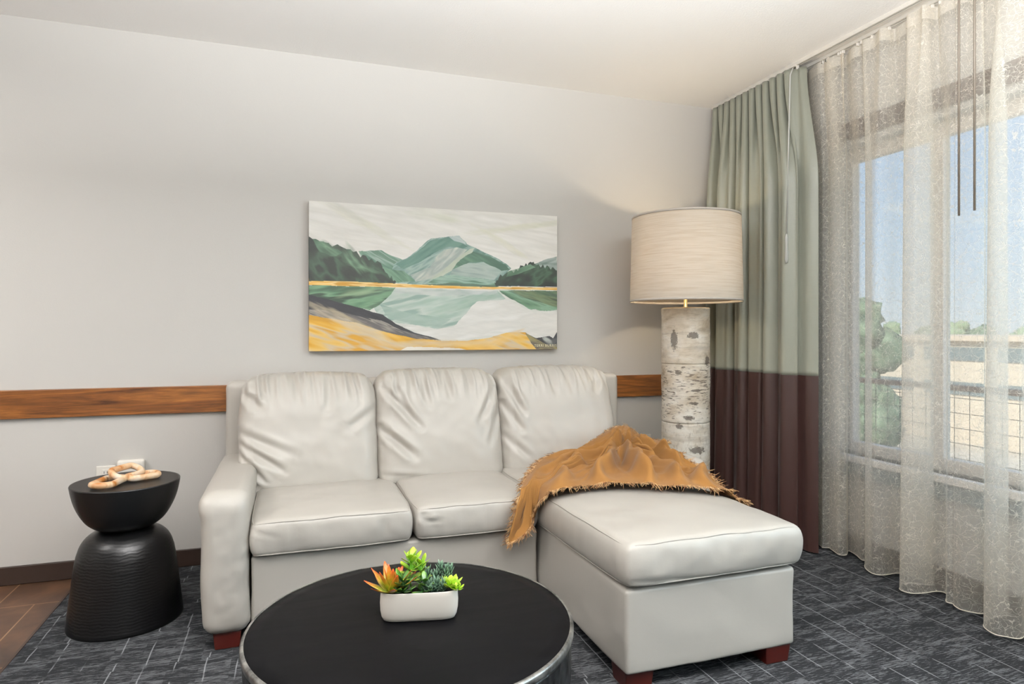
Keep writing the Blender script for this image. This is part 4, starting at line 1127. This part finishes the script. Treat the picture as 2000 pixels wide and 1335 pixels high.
def leaf(base, d, L, wd, th, curve=.3, n=8, tipw=0.0, widest=.45):
    d = Vector(d).normalized(); up = Vector((0, 0, 1))
    side = d.cross(up); side = side.normalized() if side.length > .05 else Vector((1, 0, 0))
    nrm = side.cross(d).normalized(); V = []; F = []; UV = []
    p = Vector(base); dirn = d.copy()
    for i in range(n + 1):
        s = i / n
        wv_ = wd * (math.sin(PI * min(1, (s ** (math.log(.5) / math.log(widest))) * .93 + .05)) ** .75 * (1 - tipw) + tipw * (1 - .6 * s))
        tv = th * (1 - s * .6) * (.3 + .7 * math.sin(PI * min(1, s * .9 + .12)))
        pp = p + nrm * (curve * L * s * s)
        for (a, c_) in ((-1, .25), (-.55, -.35), (0, -.8), (.55, -.35), (1, .25), (.5, .35), (0, .25), (-.5, .35)):
            V.append(pp + side * (a * wv_ / 2) + nrm * (c_ * tv)); UV.append((.5 + a / 2 * .999, s))
        p = p + dirn * (L / n)
    for i in range(n):
        for k in range(8): F.append((i * 8 + k, i * 8 + (k + 1) % 8, (i + 1) * 8 + (k + 1) % 8, (i + 1) * 8 + k))
    F.append(tuple(reversed(range(8)))); F.append(tuple(n * 8 + k for k in range(8)))
    return V, F, UV
class LB:
    def __init__(s): s.V = []; s.F = []; s.U = []
    def add(s, V, F, U):
        n = len(s.V); s.V += [tuple(v) for v in V]; s.F += [tuple(i + n for i in f) for f in F]; s.U += U
    def build(s, name, m, label=None):
        o = mesh(name, s.V, s.F, m, pz, uv=s.U)
        if label: o['label'] = label
        return o
rg = random.Random(21)
def rot2(a, el): return Vector((math.cos(a) * math.cos(el), math.sin(a) * math.cos(el), math.sin(el)))
def rosette(c, tiers, name, m, label, tw=0.0):
    lb = LB(); c = Vector(loc(*c))
    for (cnt, el, L, wd_, th_, cv, a0) in tiers:
        for k in range(cnt):
            a = a0 + 2 * PI * k / cnt + rg.uniform(-.15, .15)
            d = rot2(a, el + rg.uniform(-.1, .1)); Lk = L * rg.uniform(.88, 1.1)
            lb.add(*leaf(c + d * .004, d, Lk, wd_, th_, cv, widest=.35 if not tw else .6))
    return lb.build(name, m, label)
rosette((-.078, 0, .070), [(7, .45, .082, .029, .006, .10, .25), (6, .9, .080, .027, .006, .05, .7), (4, 1.25, .070, .022, .005, .03, .2)], 'agave_rosette', M['aloe'], 'green succulent with orange-red pointed leaf tips')
rosette((.086, -.010, .084), [(8, .25, .034, .018, .006, .3, 0), (7, .75, .032, .017, .006, .2, .4), (5, 1.2, .026, .014, .005, .1, .2)], 'lime_rosette', M['lime'], 'small lime green rosette', 1)
rosette((.104, -.028, .082), [(6, .2, .020, .011, .004, .3, 0), (5, .8, .018, .010, .004, .2, .4)], 'lime_rosette', M['lime'], 'tiny lime green rosette at the pot rim', 1)
# leafy stem plant in the middle, broad paddles
def stemplant(c, h, lean, tiers, name, m, label=None):
    lb = LB(); b0 = Vector(loc(*c)); top = b0 + Vector(lean) + Vector((0, 0, h))
    pts = catmull([b0, b0.lerp(top, .5) + Vector((rg.uniform(-.004, .004), 0, 0)), top], 5)
    V, F = tube(pts, .0022, 6); lb.add(V, F, [(.5, .1)] * len(V))
    for (s, cnt, el, L, wd_, cv) in tiers:
        p = b0.lerp(top, s)
        a0 = rg.uniform(0, 6)
        for k in range(cnt):
            d = rot2(a0 + 2 * PI * k / cnt + rg.uniform(-.3, .3), el + rg.uniform(-.2, .2))
            lb.add(*leaf(p, d, L * rg.uniform(.85, 1.15), wd_, .0035, cv, widest=.62))
    return lb.build(name, m, label)
stemplant((-.022, .004, .066), .088, (.0, .01, 0), [(.45, 4, .2, .045, .024, .1), (.7, 5, .35, .046, .022, .15), (.9, 4, .6, .042, .021, .1), (1.0, 4, .95, .036, .022, .05)], 'paddle_leaf_stem', M['jade'], 'tall bright green leafy stem')
stemplant((-.042, -.012, .066), .040, (-.004, -.006, 0), [(.3, 4, .15, .040, .020, .2), (.7, 5, .3, .040, .020, .2), (1, 4, .7, .036, .018, .1)], 'paddle_leaf_stem', M['deep'])
stemplant((.010, -.014, .066), .036, (.004, -.006, 0), [(.3, 4, .1, .038, .020, .2), (.7, 4, .3, .036, .018, .2), (1, 4, .7, .032, .017, .1)], 'paddle_leaf_stem', M['deep'])
stemplant((-.004, .016, .066), .066, (.010, .01, 0), [(.5, 4, .3, .04, .020, .2), (.8, 4, .5, .036, .017, .2), (1, 4, .8, .034, .016, .1)], 'paddle_leaf_stem', M['jade'])
def spiky(c, h, lean, name, m, cnt=34, L=.020):
    lb = LB(); b0 = Vector(loc(*c)); top = b0 + Vector(lean) + Vector((0, 0, h))
    V, F = tube([b0, top], .002, 6); lb.add(V, F, [(.5, .1)] * len(V))
    for k in range(cnt):
        s = .15 + .85 * k / cnt; d = rot2(k * 2.4, .45 + .6 * s + rg.uniform(-.15, .15))
        lb.add(*leaf(b0.lerp(top, s), d, L * rg.uniform(.8, 1.2), .0052, .004, .15, n=5))
    return lb.build(name, m)
for (a, b_, h, le) in ((.022, .008, .052, (0, 0, 0)), (.040, .004, .048, (.004, 0, 0)), (.052, .016, .066, (.008, 0, 0)), (.064, .006, .062, (.012, -.002, 0)), (.046, -.016, .034, (0, -.006, 0)), (.076, .014, .058, (.012, 0, 0)), (.030, -.018, .030, (-.004, -.006, 0)), (.062, -.014, .028, (.004, -.006, 0))):
    spiky((a, b_, .066), h, le, 'spiky_stem', M['blue'], 30, .023)
rosette((.028, -.016, .080), [(6, .5, .026, .014, .005, .2, .3), (5, .7, .026, .013, .005, .1, .6)], 'dark_rosette', M['blue'], None, 1)
rosette((-.05, -.014, .078), [(6, .5, .026, .013, .004, .25, .1), (5, .6, .026, .012, .004, .1, .6)], 'dark_rosette', M['deep'], None, 1)

# ------------------------------------------------------------------ outside: balcony rail, building, trees, ground
m, t, b = mat('balcony_concrete', '#a79d90', .9); M['conc'] = m
o = bbox('balcony_slab', XW + .16, 4.3, -2.5, 4.6, -.22, -.10, M['conc'], bev=0); o['kind'] = 'structure'
m, t, b = mat('rail_red_brown', '#8a5f4c', .6); M['railb'] = m
m, t, b = mat('mesh_wire', '#3c3a38', .5, .4); M['wire'] = m
br_ = empty('balcony_railing', (4.1, 1.5, -.10)); tag(br_, 'balcony railing of square wire mesh with a reddish top bar outside the window', 'railing')
bbox('top_bar', 4.06, 4.14, -2.4, 4.5, .835, .870, M['railb'], br_); bbox('bottom_bar', 4.08, 4.12, -2.4, 4.5, -.02, .02, M['railb'], br_)
for y in (-2.38, -1.0, .4, 1.8, 3.12, 4.48): bbox('post', 4.075, 4.125, y - .025, y + .025, -.10, .835, M['railb'], br_)
mb = MB()
for k in range(8): mb.add(*tube([(4.1, -2.38, .1 + k * .098), (4.1, 4.48, .1 + k * .098)], .0022, 5))
for k in range(68): mb.add(*tube([(4.1, -2.35 + k * .1, .02), (4.1, -2.35 + k * .1, .835)], .0022, 5))
mb.build('wire_mesh', M['wire'], br_)
m, t, b = mat('ground_asphalt', '#b3a594', .95)
t.link(t.ramp(t.noise(coords(t), .12, 5), [(.4, '#a99a88'), (.6, '#cbbfae')]), b.inputs['Base Color']); M['ground'] = m
o = mesh('ground', *box(5, 160, -80, 160, -4.3, -4.0), M['ground'], smooth=False); o['kind'] = 'structure'
m, t, b = mat('tan_stucco', '#cdbda9', .9); M['stucco'] = m
m, t, b = mat('dark_glazing', '#6a777a', .3); M['glz'] = m
m, t, b = mat('pale_roof', '#c9b7a4', .9); M['brick'] = m
m, t, b = mat('green_siding', '#5f7a6c', .8); M['gsid'] = m
def building(x0, x1, y0, y1, zr, rows, m, label, name='office_building'):
    r2 = empty(name, ((x0 + x1) / 2, (y0 + y1) / 2, -4.0)); tag(r2, label, 'building')
    bbox('wall', x0, x1, y0, y1, -4.0, zr, m, r2, 0); bbox('roof', x0 - .3, x1 + .3, y0 - .3, y1 + .3, zr, zr + .25, M['brick'], r2, 0)
    for (z0, z1) in rows:
        n = max(2, int((y1 - y0) / 3.2)); st_ = (y1 - y0) / n
        for k in range(n):
            bbox('window', x0 - .06, x0, y0 + k * st_ + .3, y0 + (k + 1) * st_ - .3, z0, z1, M['glz'], r2, 0)
        nx = max(2, int((x1 - x0) / 3.2)); st2 = (x1 - x0) / nx
        for k in range(nx):
            bbox('window', x0 + k * st2 + .3, x0 + (k + 1) * st2 - .3, y0 - .06, y0, z0, z1, M['glz'], r2, 0)
building(30, 44, 17, 42, .80, ((-.13, .50), (-1.75, -1.15)), M['stucco'], 'long low tan building with dark window bands beyond the balcony rail')
building(27, 34, 47, 62, 1.2, ((-.6, .5), (-2.6, -1.4)), M['gsid'], 'grey green building behind the left side of the window')
m, t, b = mat('far_leaves', '#4c6545', .9)
t.link(t.ramp(t.noise(coords(t), 2.5, 4), [(.35, '#42553f'), (.65, '#7d8f74')]), b.inputs['Base Color']); M['leaves'] = m
m, t, b = mat('far_leaves_pale', '#8a9a78', .9); M['leaves2'] = m
m, t, b = mat('bark_brown', '#4a3a2c', .9); M['bark'] = m
def tree(x, y, h, r, m, label, group, seed):
    r2 = empty('tree', (x, y, -4.0)); tag(r2, label, 'tree', group)
    V, F = tube([(x, y, -4), (x + .1, y, -4 + h * .5), (x, y + .1, -4 + h * .75)], [.22, .16, .08], 8); mesh('trunk', V, F, M['bark'], r2)
    mb = MB(); rr = random.Random(seed)
    for k in range(7):
        f_ = k / 6; c_ = (x + rr.uniform(-.35, .35) * r, y + rr.uniform(-.35, .35) * r, -4 + h * (.38 + .5 * f_)); rad = r * (1 - .55 * f_) * rr.uniform(.75, 1)
        V = []; F = []; nu, nv = 16, 10
        for j in range(nv + 1):
            for i in range(nu):
                a = 2 * PI * i / nu; e = PI * (j / nv - .5); d = Vector((math.cos(a) * math.cos(e), math.sin(a) * math.cos(e), math.sin(e) * .9))
                k2 = rad * (1 + .35 * noise.noise(d * 2.6 + Vector((seed, k, 0))) + .15 * noise.noise(d * 7))
                V.append((c_[0] + d.x * k2, c_[1] + d.y * k2, c_[2] + d.z * k2))
        for j in range(nv):
            for i in range(nu): F.append((j * nu + i, j * nu + (i + 1) % nu, (j + 1) * nu + (i + 1) % nu, (j + 1) * nu + i))
        mb.add(V, F)
    mb.build('crown', m, r2)
tree(15.8, 14.3, 6.5, 1.25, M['leaves'], 'tall dark green tree nearest the left edge of the window view', None, 3)
rr = random.Random(9)
for row, (dist, a0) in enumerate(((76, 38), (83, 40.6), (91, 36.5))):
    for k in range(5):
        a = R(a0 + k * 5.6); d = dist + rr.uniform(-.6, .6)
        tree(d * math.sin(a), d * math.cos(a), rr.uniform(5.6, 7.0), 2.15, M['leaves2'] if (k + row) % 3 else M['leaves'], 'tree in the far row behind the tan building', 'far treeline beyond the window', 20 + k + row * 7)
